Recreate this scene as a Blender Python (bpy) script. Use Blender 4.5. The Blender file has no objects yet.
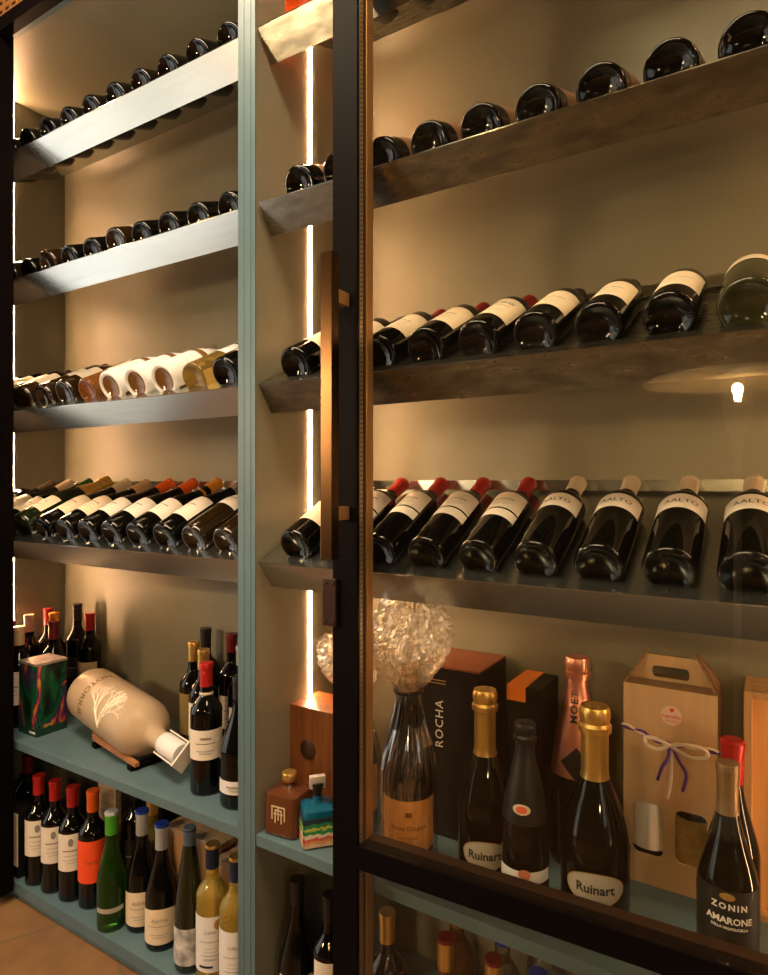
import bpy, bmesh, math, random
from mathutils import Vector, Matrix, noise
random.seed(7)
S = bpy.context.scene
C = S.collection
PI = math.pi
R = math.radians
TH = 31.8                       # camera yaw to the cabinet normal
F = 638.0
CAMZ = 1.19
def tpx(x): return 1.613*(x-780)/(x+645)      # X/Y ratio of a picture column
def px(x, Y): return tpx(x)*Y
# ------------------------------------------------------------------ tags
def tag(o, label=None, cat=None, group=None, kind=None):
    if label: o['label'] = label
    if cat: o['category'] = cat
    if group: o['group'] = group
    if kind: o['kind'] = kind
    return o
def empty(name, loc=(0,0,0), rot=(0,0,0)):
    o = bpy.data.objects.new(name, None); C.objects.link(o)
    o.empty_display_size = .05
    o.location = loc; o.rotation_euler = rot
    return o
def obj(name, me, mat=None, parent=None, smooth=None):
    if isinstance(me, bmesh.types.BMesh):
        m = bpy.data.meshes.new(name); me.normal_update(); me.to_mesh(m); me.free(); me = m
    if mat is not None:
        me.materials.clear()
        for mm in (mat if isinstance(mat, (list, tuple)) else [mat]): me.materials.append(mm)
    if smooth:
        me.shade_smooth(); me.set_sharp_from_angle(angle=R(smooth))
    o = bpy.data.objects.new(name, me); C.objects.link(o)
    if parent: o.parent = parent
    return o
def struct(name, me, mat, parent=None, smooth=None):
    o = obj(name, me, mat, parent, smooth)
    if not parent: o['kind'] = 'structure'
    return o
# ------------------------------------------------------------------ materials
_m = {}
def mat(key, col, rough=.5, metal=0, spec=.5, trans=0, emit=None, es=0, ior=1.45, coat=0, noise_amt=0, nscale=8, stretch=(1,1,1), bump=0, alpha=1, noise_col=None, rnoise=0, aniso=0, detail=4):
    if key in _m: return _m[key]
    m = bpy.data.materials.new(key); m.use_nodes = True; nt = m.node_tree
    b = nt.nodes['Principled BSDF']
    b.inputs['Base Color'].default_value = (*col, 1)
    b.inputs['Roughness'].default_value = rough
    b.inputs['Metallic'].default_value = metal
    b.inputs['Specular IOR Level'].default_value = spec
    b.inputs['Transmission Weight'].default_value = trans
    b.inputs['IOR'].default_value = ior
    b.inputs['Coat Weight'].default_value = coat
    b.inputs['Alpha'].default_value = alpha
    b.inputs['Anisotropic'].default_value = aniso
    if emit:
        b.inputs['Emission Color'].default_value = (*emit, 1); b.inputs['Emission Strength'].default_value = es
    if noise_amt or bump or rnoise:
        tc = nt.nodes.new('ShaderNodeTexCoord'); mp = nt.nodes.new('ShaderNodeMapping')
        mp.inputs['Scale'].default_value = stretch
        nz = nt.nodes.new('ShaderNodeTexNoise'); nz.inputs['Scale'].default_value = nscale; nz.inputs['Detail'].default_value = detail
        nt.links.new(tc.outputs['Object'], mp.inputs[0]); nt.links.new(mp.outputs[0], nz.inputs[0])
        if noise_amt:
            mx = nt.nodes.new('ShaderNodeMix'); mx.data_type = 'RGBA'
            c2 = noise_col or tuple(c*(1-noise_amt) for c in col)
            mx.inputs[6].default_value = (*col, 1); mx.inputs[7].default_value = (*c2, 1)
            rp = nt.nodes.new('ShaderNodeValToRGB'); rp.color_ramp.elements[0].position = .38; rp.color_ramp.elements[1].position = .66
            nt.links.new(nz.outputs[0], rp.inputs[0]); nt.links.new(rp.outputs[0], mx.inputs[0]); nt.links.new(mx.outputs[2], b.inputs['Base Color'])
        if rnoise:
            mr = nt.nodes.new('ShaderNodeMapRange'); mr.inputs[3].default_value = rough-rnoise; mr.inputs[4].default_value = rough+rnoise
            nt.links.new(nz.outputs[0], mr.inputs[0]); nt.links.new(mr.outputs[0], b.inputs['Roughness'])
        if bump:
            bp = nt.nodes.new('ShaderNodeBump'); bp.inputs['Strength'].default_value = bump; bp.inputs['Distance'].default_value = .002
            nt.links.new(nz.outputs[0], bp.inputs['Height']); nt.links.new(bp.outputs[0], b.inputs['Normal'])
    _m[key] = m
    return m
def clear_mat(key, tint=(1,1,1), base=.0, rough=0.0, ior=1.5, gl=(1,1,1)):
    """thin clear sheet: what lies behind it shows, the rest mirrors"""
    m = bpy.data.materials.new(key); m.use_nodes = True; nt = m.node_tree
    for n in list(nt.nodes): nt.nodes.remove(n)
    out = nt.nodes.new('ShaderNodeOutputMaterial'); mx = nt.nodes.new('ShaderNodeMixShader')
    tr = nt.nodes.new('ShaderNodeBsdfTransparent'); tr.inputs[0].default_value = (*tint, 1)
    g = nt.nodes.new('ShaderNodeBsdfGlossy'); g.inputs['Roughness'].default_value = rough; g.inputs['Color'].default_value = (*gl, 1)
    fr = nt.nodes.new('ShaderNodeLayerWeight'); fr.inputs[0].default_value = .5
    pw = nt.nodes.new('ShaderNodeMath'); pw.operation = 'POWER'; pw.inputs[1].default_value = 5
    ad = nt.nodes.new('ShaderNodeMath'); ad.operation = 'MULTIPLY_ADD'; ad.inputs[1].default_value = .9; ad.inputs[2].default_value = .04+base; ad.use_clamp = True
    nt.links.new(fr.outputs['Facing'], pw.inputs[0])
    nt.links.new(pw.outputs[0], ad.inputs[0]); nt.links.new(ad.outputs[0], mx.inputs[0])
    nt.links.new(tr.outputs[0], mx.inputs[1]); nt.links.new(g.outputs[0], mx.inputs[2]); nt.links.new(mx.outputs[0], out.inputs[0])
    return m
PAINT = mat('sage_paint', (.210,.200,.140), .42, noise_amt=.12, nscale=5, rnoise=.06)
TEAL = mat('teal_paint', (.09,.155,.18), .38, noise_amt=.10, nscale=14, rnoise=.08)
STEEL = mat('brushed_steel', (.57,.59,.55), .24, 1, noise_amt=.05, nscale=5, stretch=(1.5,20,20), rnoise=.03)
STEELR = mat('worn_steel', (.27,.26,.21), .30, 1, noise_amt=.45, nscale=16, stretch=(1,3,3), rnoise=.12)  # scratched steel, its colour darkened for the dark surroundings it reflects
BLACK = mat('black_metal', (.003,.002,.002), .5, .0, .06)
BRONZE = mat('bronze_metal', (.50,.27,.10), .42, .75)
DBRONZE = mat('dark_bronze_metal', (.035,.016,.008), .42, .5)
GASKET = mat('gasket', (.02,.012,.008), .6)
SPACER = mat('spacer', (.62,.47,.33), .35, .9)
LED = mat('led_light', (1,.8,.6), .5, emit=(1,.54,.26), es=118)
DG = mat('dark_bottle_glass', (.0022,.002,.0015), .035, 0, .5)
DGB = mat('brown_bottle_glass', (.014,.007,.002), .05, 0, .6, coat=.3)
DGG = mat('green_bottle_glass', (.006,.010,.002), .05, 0, .6, coat=.3)
OLIVE = mat('olive_bottle_glass', (.035,.034,.014), .06, 0, .6)
AMBER = mat('amber_glass', (1,.70,.20), .03, 0, .5, trans=.92, ior=1.36)
AMBERD = mat('deep_amber_glass', (.55,.22,.05), .04, 0, .5, trans=.8, ior=1.36)
YEL = mat('yellow_wine_glass', (.95,.74,.16), .03, 0, .5, trans=.85, ior=1.34)
ORG = mat('orange_wine_glass', (.95,.16,.03), .05, 0, .5, trans=.6, ior=1.36)
GRN = mat('green_clear_glass', (.035,.12,.012), .03, 0, .5, trans=.8, ior=1.36)
CLR = mat('clear_glass', (.95,.95,.92), .02, 0, .5, trans=.95, ior=1.4)
BLUEG = mat('blue_glass', (.01,.16,.30), .05, 0, .5, trans=.5, ior=1.36)
def cap(name, col, rough=.35, metal=.2): return mat('capsule_'+name, col, rough, metal)
RED = cap('red', (.40,.014,.012)); WINE = cap('burgundy', (.16,.01,.012)); ORC = cap('orange', (.80,.13,.015), .4)
GOLD = cap('gold', (.75,.47,.13), .3, .85); TAN = cap('tan', (.55,.36,.19), .45); CREAM = cap('cream', (.62,.50,.36), .45)
BLK = cap('black', (.007,.006,.006), .4, 0); DRK = cap('dark', (.045,.028,.018), .4); GREEN = cap('green', (.06,.33,.02), .35); GREY = cap('grey', (.42,.45,.47), .35)
NAVY = cap('navy', (.010,.018,.055), .35); MAUVE = cap('mauve', (.30,.24,.26), .4); PINK = cap('pink', (.62,.26,.18), .32, .75); BLUE = cap('blue', (.015,.05,.42), .3); SLATE = cap('slate', (.09,.14,.22), .35)
YELC = cap('yellow', (.80,.32,.03), .4)
LAB = mat('label_paper', (.76,.68,.58), .6, noise_amt=.06, nscale=30)
LABC = mat('label_cream', (.76,.62,.44), .6, noise_amt=.06, nscale=30)
LABW = mat('label_white', (.72,.70,.70), .55)
LABO = mat('label_orange', (.95,.42,.09), .5); LABR = mat('label_red_orange', (.85,.08,.015), .5)
LABP = mat('label_pink', (.50,.16,.12), .55); LABD = mat('label_dark', (.014,.013,.011), .4); LABG = mat('label_gilt', (.30,.22,.08), .4, .4)
LABT = mat('label_taupe', (.40,.35,.28), .45); LABB = mat('label_photo', (.22,.21,.22), .5, noise_amt=.8, nscale=30, noise_col=(.7,.68,.66))
INK = mat('ink_black', (.02,.02,.02), .6); INKG = mat('ink_grey', (.25,.22,.19), .6); INKW = mat('ink_white', (.80,.74,.66), .5); INKGO = mat('ink_gold', (.65,.42,.13), .35, .7)
INKR = mat('ink_red', (.62,.03,.02), .5); INKB = mat('ink_brown', (.28,.10,.02), .5)
CARD = mat('kraft_card', (.52,.34,.18), .75, noise_amt=.10, nscale=60, stretch=(1,1,.15))
CARDE = mat('kraft_edge', (.30,.17,.08), .85, noise_amt=.6, nscale=160)
PINE = mat('pine_wood', (.58,.33,.15), .55, noise_amt=.30, nscale=7, stretch=(9,9,.6))
PINEL = mat('pine_lid', (.78,.40,.15), .5, noise_amt=.25, nscale=7, stretch=(12,12,.5))
PLANK = mat('crate_wood', (.52,.38,.25), .65, noise_amt=.35, nscale=6, stretch=(1,14,14))
WALN = mat('walnut_wood', (.22,.075,.022), .35, noise_amt=.55, nscale=5, stretch=(9,9,.6))
BOXB = mat('box_black', (.008,.007,.008), .4, 0, .25); BOXT = mat('box_copper', (.30,.09,.035), .45); BOXO = mat('box_orange', (.80,.22,.02), .45)
# ------------------------------------------------------------------ mesh helpers
def box_into(bm, x0, x1, y0, y1, z0, z1, bev=0, mi=0):
    vs = [bm.verts.new((x, y, z)) for x in (x0, x1) for y in (y0, y1) for z in (z0, z1)]
    fs = []
    for f in ((0,1,3,2),(4,6,7,5),(0,4,5,1),(2,3,7,6),(0,2,6,4),(1,5,7,3)):
        q = bm.faces.new([vs[i] for i in f]); q.material_index = mi; fs.append(q)
    if bev:
        es = list({e for f in fs for e in f.edges})
        bmesh.ops.bevel(bm, geom=es, offset=bev, segments=2, profile=.7, affect='EDGES')
    return vs
def box(x0, x1, y0, y1, z0, z1, bev=0):
    bm = bmesh.new(); box_into(bm, x0, x1, y0, y1, z0, z1, bev); bmesh.ops.recalc_face_normals(bm, faces=bm.faces[:]); return bm
def lathe(prof, n=40, close=False):
    bm = bmesh.new(); rings = []
    for r, z in prof:
        if r < 1e-5: rings.append([bm.verts.new((0,0,z))])
        else: rings.append([bm.verts.new((r*math.sin(2*PI*i/n), -r*math.cos(2*PI*i/n), z)) for i in range(n)])
    for a, b in zip(rings, rings[1:]):
        for i in range(n):
            j = (i+1) % n
            if len(a) == 1 and len(b) == 1: continue
            if len(a) == 1: bm.faces.new((a[0], b[i], b[j]))
            elif len(b) == 1: bm.faces.new((a[i], a[j], b[0]))
            else: bm.faces.new((a[i], a[j], b[j], b[i]))
    bmesh.ops.recalc_face_normals(bm, faces=bm.faces[:])
    return bm
def tube(pts, r, n=8, rf=None):
    bm = bmesh.new(); rings = []; pts = [Vector(p) for p in pts]
    up = Vector((0.13,.21,1)).normalized()
    for i, p in enumerate(pts):
        d = (pts[min(i+1, len(pts)-1)]-pts[max(i-1, 0)]).normalized()
        a = d.cross(up)
        if a.length < .05: a = d.cross(Vector((1,0,0)))
        a.normalize(); b = d.cross(a)
        rr = rf[i] if rf else r
        rings.append([bm.verts.new(p+a*rr*math.cos(2*PI*k/n)+b*rr*math.sin(2*PI*k/n)) for k in range(n)])
    for u, v in zip(rings, rings[1:]):
        for k in range(n): bm.faces.new((u[k], u[(k+1) % n], v[(k+1) % n], v[k]))
    bm.faces.new(rings[0]); bm.faces.new(rings[-1][::-1])
    bmesh.ops.recalc_face_normals(bm, faces=bm.faces[:])
    return bm
def spline(pts, n=8):
    pts = [Vector(p) for p in pts]; out = []
    P = [pts[0]]+pts+[pts[-1]]
    for i in range(1, len(P)-2):
        for k in range(n):
            t = k/n; a, b, c, d = P[i-1], P[i], P[i+1], P[i+2]
            out.append(.5*((2*b)+(c-a)*t+(2*a-5*b+4*c-d)*t*t+(3*b-a-3*c+d)*t**3))
    out.append(pts[-1]); return out
def curve_mesh(cu):
    o = bpy.data.objects.new('tmp', cu); C.objects.link(o)
    bpy.context.view_layer.update()
    dg = bpy.context.evaluated_depsgraph_get()
    me = bpy.data.meshes.new_from_object(o.evaluated_get(dg))
    bpy.data.objects.remove(o)
    return me
def plate2d(outer, holes, th):
    """flat sheet in XY with openings, thickness th around z=0"""
    cu = bpy.data.curves.new('tmp', 'CURVE'); cu.dimensions = '2D'; cu.fill_mode = 'BOTH'; cu.extrude = th/2
    for loop in [outer]+holes:
        sp = cu.splines.new('POLY'); sp.points.add(len(loop)-1); sp.use_cyclic_u = True
        for p, q in zip(sp.points, loop): p.co = (q[0], q[1], 0, 1)
    return curve_mesh(cu)
def map_mesh(me, fn):
    for v in me.vertices: v.co = fn(v.co)
    me.update(); return me
_tc = {}
def text_mesh(s, size, spacing=1.0, align='CENTER', bold=.0):
    k = (s, size, spacing, bold)
    if k not in _tc:
        cu = bpy.data.curves.new('tmp', 'FONT'); cu.body = s; cu.size = size; cu.align_x = align; cu.align_y = 'CENTER'; cu.space_character = spacing; cu.resolution_u = 2; cu.offset = bold
        _tc[k] = curve_mesh(cu)
    return _tc[k].copy()
def rrect(x0, x1, y0, y1, r, n=5):
    out = []
    for cx, cy, a0 in ((x1-r, y1-r, 0), (x0+r, y1-r, 90), (x0+r, y0+r, 180), (x1-r, y0+r, 270)):
        for i in range(n+1):
            a = R(a0+90*i/n); out.append((cx+r*math.cos(a), cy+r*math.sin(a)))
    return out
def join_meshes(mes):
    bm = bmesh.new()
    for me in mes: bm.from_mesh(me)
    return bm
# ------------------------------------------------------------------ bottle profiles (radius, height)
def sm(t): return t*t*(3-2*t)
def prof(style, H=.30, Rd=.0375):
    p = []
    if style == 'bordeaux':
        zs, zn, rn = .62*H, .775*H, .0148
        for i in range(9): t = i/8; p.append((rn+(Rd-rn)*math.cos(t*PI/2)**.8 if t < 1 else rn, zs+(zn-zs)*math.sin(t*PI/2)**1.0*1.0 if 0 else zs+(zn-zs)*t))
        # a round shoulder dropping into a straight neck
        p = [(Rd, zs)]
        for i in range(1, 11):
            t = i/10; z = zs+(zn-zs)*t
            w = 1-sm(t)**1.15
            p.append((rn+(Rd-rn)*w, z))
    elif style == 'burgundy':
        zs, zn, rn = .42*H, .80*H, .0150
        p = [(Rd, zs)]
        for i in range(1, 13):
            t = i/12; p.append((rn+(Rd-rn)*(1-sm(t)**.95)*(1-.10*math.sin(PI*t)), zs+(zn-zs)*t))
    elif style == 'champagne':
        zs, zn, rn = .44*H, .85*H, .0165*Rd/.044
        p = [(Rd, zs)]
        for i in range(1, 13):
            t = i/12; p.append((rn+(Rd-rn)*(1-t)**1.0*(1-.25*t)+(Rd-rn)*.16*math.sin(PI*t), zs+(zn-zs)*t))
    elif style == 'bulb':
        zs, zn, rn = .36*H, .69*H, .0165*Rd/.044
        p = [(Rd*.985, .06*H), (Rd, zs*.8), (Rd, zs)]
        for i in range(1, 15):
            t = i/14; p.append((rn+(Rd-rn)*((1-t**1.7)**1.05)*(1-.12*t**2), zs+(zn-zs)*t))
    elif style == 'hock':
        zs, zn, rn = .42*H, .90*H, .0135
        p = [(Rd, zs)]
        for i in range(1, 11):
            t = i/10; p.append((rn+(Rd-rn)*(1-t)**.9, zs+(zn-zs)*t))
    body = [(0, .012), (.35*Rd, .011), (.62*Rd, .006), (.78*Rd, .0015), (.84*Rd, 0), (.91*Rd, .0005), (.975*Rd, .0035), (Rd, .009)] + p
    body += [(rn, H-.012), (rn+.0012, H-.011), (rn+.0012, H-.001), (rn*.7, H), (0, H)]
    return body
def rad_at(P, z):
    Q = P[7:]
    for (r0, z0), (r1, z1) in zip(Q, Q[1:]):
        if z0 <= z <= z1 and z1 > z0: return r0+(r1-r0)*(z-z0)/(z1-z0)
    return Q[0][0]
def patch(P, z0, z1, a0, a1, off=.0006, nz=8, na=20, curve=0):
    """paper patch following the glass from angle a0 to a1 (degrees, 0 faces -Y)"""
    bm = bmesh.new(); g = []
    for i in range(nz+1):
        row = []
        for k in range(na+1):
            u = k/na; z = z0+(z1-z0)*i/nz
            if curve: z += curve*math.sin(PI*u)*(i/nz)
            a = R(a0+(a1-a0)*u); r = rad_at(P, z)+off
            row.append(bm.verts.new((r*math.sin(a), -r*math.cos(a), z)))
        g.append(row)
    for i in range(nz):
        for k in range(na): bm.faces.new((g[i][k], g[i][k+1], g[i+1][k+1], g[i+1][k]))
    bmesh.ops.recalc_face_normals(bm, faces=bm.faces[:])
    return bm
def oval_patch(P, zc, hw_ang, hh, ac=0, off=.0007, n=28, rings=5):
    bm = bmesh.new()
    def pt(a, z):
        r = rad_at(P, z)+off; return bm.verts.new((r*math.sin(a), -r*math.cos(a), z))
    c = pt(R(ac), zc); prev = None
    for q in range(1, rings+1):
        s = q/rings; row = [pt(R(ac+hw_ang*s*math.cos(2*PI*k/n)), zc+hh*s*math.sin(2*PI*k/n)) for k in range(n)]
        for k in range(n):
            if prev: bm.faces.new((prev[k], row[k], row[(k+1) % n], prev[(k+1) % n]))
            else: bm.faces.new((c, row[k], row[(k+1) % n]))
        prev = row
    bmesh.ops.recalc_face_normals(bm, faces=bm.faces[:])
    return bm
def wrap_text(P, s, size, z, ac=0, off=.0010, spacing=1.0, bold=0, vertical=False):
    me = text_mesh(s, size, spacing, bold=bold)
    def fn(c):
        x, y = (c.x, c.y) if not vertical else (-c.y, c.x)
        zz = z+y; r = rad_at(P, zz)+off; a = R(ac)+x/r
        return Vector((r*math.sin(a), -r*math.cos(a), zz))
    return map_mesh(me, fn)
def print_lines(P, rows, ac=0, off=.0010):
    """small printed bars on a label: (z, half width in degrees, height)"""
    bms = []
    for z, hw, h in rows:
        b = patch(P, z-h/2, z+h/2, ac-hw, ac+hw, off, 1, 8); me = bpy.data.meshes.new('t'); b.to_mesh(me); b.free(); bms.append(me)
    return join_meshes(bms)
LIB = {}
def bottle(style='bordeaux', H=.30, Rd=.0375, glass=DG, capm=RED, cap_len=.06, label=(.075,.155,62), labm=LAB, deco='lines', text=None, capkind='foil', neckband=None, second=None, tcol=INKG, tsize=.010, n=40, name='wine_bottle', rz=0):
    """a bottle with its foot at the origin, standing along +Z; parts: glass_body, capsule, label (> lettering)"""
    root = empty(name)
    P = prof(style, H, Rd)
    obj('glass_body', lathe(P, n), glass, root, 50)
    rn = rad_at(P, H-.03)
    z0 = H-cap_len
    if capkind == 'foil':
        cp = [(rad_at(P, z0)+.0007, z0)]
        for i in range(1, 6): zz = z0+(H-.013-z0)*i/5; cp.append((rad_at(P, zz)+.0007, zz))
        cp += [(rn+.0018, H-.012), (rn+.0020, H-.002), (rn+.0012, H+.0006), (0, H+.0008)]
    elif capkind == 'screw':
        cp = [(rn+.0010, z0)]
        for i in range(1, 11): zz = z0+(H-z0-.004)*i/10; cp.append((rn+(.0016 if i % 2 else .0011), zz))
        cp += [(rn+.0016, H-.001), (rn+.0006, H+.001), (0, H+.001)]
    elif capkind == 'cage':
        k = Rd/.044
        cp = [(rad_at(P, z0)+.0008, z0)]
        for i in range(1, 9): zz = z0+(H-.034*k-z0)*i/8; cp.append((rad_at(P, zz)+.0012, zz))
        cp += [(rn+.0045*k, H-.032*k), (rn+.005*k, H-.024*k), (rn+.002*k, H-.020*k), (rn+.0035*k, H-.014*k), (rn+.0035*k, H-.006*k), (rn+.0015*k, H+.0006), (0, H+.0022)]
    elif capkind == 'wax':
        cp = [(rn+.001, z0), (rn+.002, z0+.01), (rn+.0025, H-.02), (rn+.004, H-.012), (rn+.004, H-.002), (rn+.001, H+.0015), (0, H+.002)]
    if isinstance(capm, tuple): capm, topm = capm
    else: topm = None
    c = obj('capsule', lathe(cp, 28), capm, root, 40)
    if topm:
        obj('capsule_top', lathe([(0, H+.0012), (rn+.0012, H+.0012), (rn+.0022, H-.001), (rn+.0022, H-.005), (rn+.0016, H-.0052)], 28), topm, c, 40)
    if capkind == 'cage':
        wires = []
        for q in range(4):
            a = PI/4+q*PI/2; k = Rd/.044
            b = tube([(math.sin(a)*(r+.0004), -math.cos(a)*(r+.0004), z) for r, z in ((rn+.0052*k, H-.028*k), (rn+.0040*k, H-.014*k), (rn+.0038*k, H-.005*k), (rn*.4, H+.0026))], .0007, 5)
            me = bpy.data.meshes.new('t'); b.to_mesh(me); b.free(); wires.append(me)
        obj('wire_cage', join_meshes(wires), GOLD if capm is not BLK else BLK, c)
    if neckband:
        obj('neck_band', patch(P, neckband[0], neckband[1], -180, 180, .0014, 2, 28), neckband[2], root, 40)
    if label:
        za, zb, ha = label
        lb = obj('label', patch(P, za, zb, -ha, ha, .0006, 6, 24, curve=(.006 if deco == 'arched' else 0)), labm, root, 40)
        sh = (zb-za)
        if second:
            obj('label', patch(P, second[0], second[1], -ha, ha, .0006, 3, 24), labm, root, 40)
        if deco in ('lines', 'arched', 'crest'):
            rows = [(za+sh*.30, ha*.45, .0012), (za+sh*.22, ha*.30, .0010), (za+sh*.55, ha*.5, .0014 if text else .0035)]
            if not text: rows.append((za+sh*.42, ha*.38, .0012))
            obj('printed_lines', print_lines(P, rows), tcol, lb)
        if deco == 'crest':
            obj('crest', oval_patch(P, za+sh*.78, ha*.16, sh*.11, 0, .0011, 12, 2), INKG, lb)
        if text:
            tz = za+sh*(.72 if deco in ('lines', 'arched') else .5)
            obj('lettering', wrap_text(P, text, tsize, tz, 0, .0012, 1.05, .0001), tcol, lb)
    return root
def children(o): return [c for c in C.objects if c.parent == o]
def copy_tree(o):
    c = o.copy(); C.objects.link(c)
    for ch in children(o):
        d = ch.copy(); C.objects.link(d); d.parent = c
        for g in children(ch):
            e = g.copy(); C.objects.link(e); e.parent = d
    return c
USED = set()
def take(key):
    """first use returns the bottle built for this kind, later ones a copy of it"""
    if key not in LIB: LIB[key] = KINDS[key]()
    if key not in USED: USED.add(key); return LIB[key]
    return copy_tree(LIB[key])
K = bottle
def sleeve(*a, **k):
    b = K(*a, **k); Rd = k['Rd']
    obj('foot_ring', lathe([(.70*Rd, .0042), (.78*Rd, .0006), (.84*Rd, -.0008), (.92*Rd, -.0004), (.985*Rd, .0030), (1.02*Rd, .0088), (1.02*Rd, .011)], 40), LABW, b, 60)
    return b
KINDS = {
 'dark': lambda: K(capm=DRK, labm=LAB),
 'dark_cream': lambda: K(capm=DRK, labm=LABC, label=(.055,.160,66), Rd=.0385, deco='lines'),
 'dark_pink': lambda: K(capm=WINE, labm=LABP),
 'dark_tan': lambda: K('burgundy', glass=DGB, capm=DRK, Rd=.039, labm=LABT, label=(.05,.12,60)),
 'rack_high': lambda: K(capm=DRK, glass=DG, Rd=.039, labm=mat('label_brown', (.20,.10,.05), .5), label=(.045,.14,100)),
 'red_cream': lambda: K(capm=RED, labm=LABC, label=(.055,.160,66), Rd=.0385, deco='lines', capkind='wax', cap_len=.055),
 'red_cream_text': lambda: K(capm=RED, labm=LABC, label=(.050,.165,66), Rd=.0385, deco='lines', capkind='wax', cap_len=.055, text='MURO', tcol=INK, tsize=.017),
 'red_twin': lambda: K(capm=RED, labm=LAB, label=(.125,.185,66), second=(.095,.120), Rd=.038, deco='lines', capkind='foil', cap_len=.062),
 'aalto': lambda: K(capm=CREAM, labm=LAB, label=(.130,.178,72), Rd=.039, deco=None, capkind='foil', cap_len=.055, text='AALTO', tcol=INK, tsize=.0165),
 'olive': lambda: K('bordeaux', glass=OLIVE, capm=DRK, Rd=.040, labm=LABC, label=(.150,.188,80), deco=None),
 'white_sleeve': lambda: sleeve('burgundy', glass=mat('amber_brown_glass', (.16,.075,.02), .06, 0, .5), capm=CREAM, Rd=.041, H=.29, labm=LABW, label=(.004,.20,128), deco='lines'),
 'yellow_lying': lambda: K('bordeaux', glass=AMBER, capm=AMBER, cap_len=.03, labm=LABW, label=(.10,.16,50)),
 'amber_lying': lambda: K('bordeaux', glass=AMBERD, capm=TAN, labm=LABC, label=(.08,.16,60)),
 'brown_lying': lambda: K('bordeaux', glass=DGB, capm=DRK, labm=LABT, label=(.09,.15,60)),
 'white_lab_mauve': lambda: K('burgundy', Rd=.0385, H=.31, capm=MAUVE, labm=LAB, label=(.055,.150,66), cap_len=.065),
 'white_lab_yellow': lambda: K('burgundy', Rd=.0385, H=.305, capm=YELC, labm=LAB, label=(.06,.135,66), cap_len=.05, neckband=(.225,.235,YELC)),
 'white_lab_orange': lambda: K('burgundy', Rd=.0385, H=.305, capm=ORC, labm=LAB, label=(.06,.135,66), cap_len=.06),
 'white_lab_pale': lambda: K('burgundy', Rd=.0385, H=.30, capm=(TAN), labm=LABC, label=(.06,.15,66), cap_len=.06),
 'white_lab_cream': lambda: K('burgundy', Rd=.0385, H=.305, capm=CREAM, labm=LABC, label=(.06,.15,66), cap_len=.06),
 'white_lab_dark': lambda: K('burgundy', glass=DGB, Rd=.0385, H=.315, capm=DRK, labm=LAB, label=(.115,.18,66), cap_len=.07, neckband=(.243,.246,CREAM)),
 'gold_foil': lambda: K('champagne', glass=DGG, Rd=.042, H=.31, capm=GOLD, labm=LABC, label=(.05,.12,60), cap_len=.11, capkind='cage'),
 'green_cap_l': lambda: K('burgundy', glass=DGG, Rd=.0385, H=.31, capm=cap('bottle_green', (.05,.12,.03)), labm=LABC, label=(.05,.13,60)),
 'orange_lying': lambda: K('bordeaux', glass=ORG, capm=ORC, labm=LABC, label=(.1,.15,40)),
}
# ------------------------------------------------------------------ camera
cd = bpy.data.cameras.new('camera'); cd.sensor_fit = 'VERTICAL'; cd.sensor_height = 36; cd.lens = 36*F/975
cd.shift_y = -(487.5-484)/975*1.0
cam = bpy.data.objects.new('camera', cd); C.objects.link(cam)
cam.location = (0, 0, CAMZ); cam.rotation_euler = (R(90), 0, R(TH)); cd.clip_start = .02
S.camera = cam
# ------------------------------------------------------------------ cabinet
XL, XD0, XD1, XR = -2.21, -.986, -.938, .34
YB = 1.36
Z = lambda h: CAMZ+h
HR = [.960, .590, .209, -.165]           # front edges of the steel racks
H5, HB, HC, HF = -.738, -1.14, 1.30, -1.19
cab = empty('wine_cabinet', (XD0, 1.0, 0))
tag(cab, 'tall sage green built-in wine cabinet with steel bottle racks and two open shelves', 'cabinet')
def cpart(name, bm, m, smooth=None):
    o = obj(name, bm, m, cab, smooth); o.location = -Vector(cab.location); return o
cpart('back_panel', box(XL-.02, XR+.02, YB, YB+.02, 0.0, Z(HC)+.02), PAINT)
cpart('side_panel', box(XL-.02, XL, 1.0, YB, 0, Z(HC)+.02), PAINT)
cpart('side_panel', box(XR, XR+.02, 1.0, YB, 0, Z(HC)+.02), PAINT)
cpart('top_panel', box(XL, XR, 1.0, YB, Z(HC), Z(HC)+.02), PAINT)
cpart('top_rail', box(XL-.02, XR+.02, .985, .999, Z(HC)-.024, Z(HC)+.03), TEAL)
cpart('divider', box(XD0+.001, XD1-.001, 1.001, YB, Z(HB), Z(HC)), PAINT)
df = bmesh.new()
for a, b, dy in ((XD0, XD0+.017, .997), (XD0+.017, XD0+.020, .9978), (XD0+.020, XD1-.012, .997), (XD1-.012, XD1-.009, .9978), (XD1-.009, XD1, .998)):
    box_into(df, a, b, dy, 1.0008, Z(HB)-.05, Z(HC))
cpart('divider_trim', df, TEAL)
for a, b in ((XL, XD0), (XD1, XR)):
    cpart('shelf', box(a+.0005, b-.0005, 1.0, YB-.0005, Z(H5)-.024, Z(H5), .0015), TEAL)
cpart('bottom_shelf', box(XL, XR, .995, YB-.0005, Z(HB)-.03, Z(HB), .001), TEAL)
cpart('plinth', box(XL, XR, 1.004, 1.03, 0.0, Z(HB)-.03), TEAL)
# LED strips in the side panels
for nm, xa, xb in (('a', XL, XL+.0006), ('b', XD1, XD1+.0006), ('d', XR-.0006, XR)):
    hous = cpart('light_strip', box(xa, xb, 1.179 if nm == 'b' else 1.169, 1.188 if nm == 'b' else (1.179 if nm == 'a' else 1.174), Z(H5)+.001, Z(HC)-.001), LED)
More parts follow.
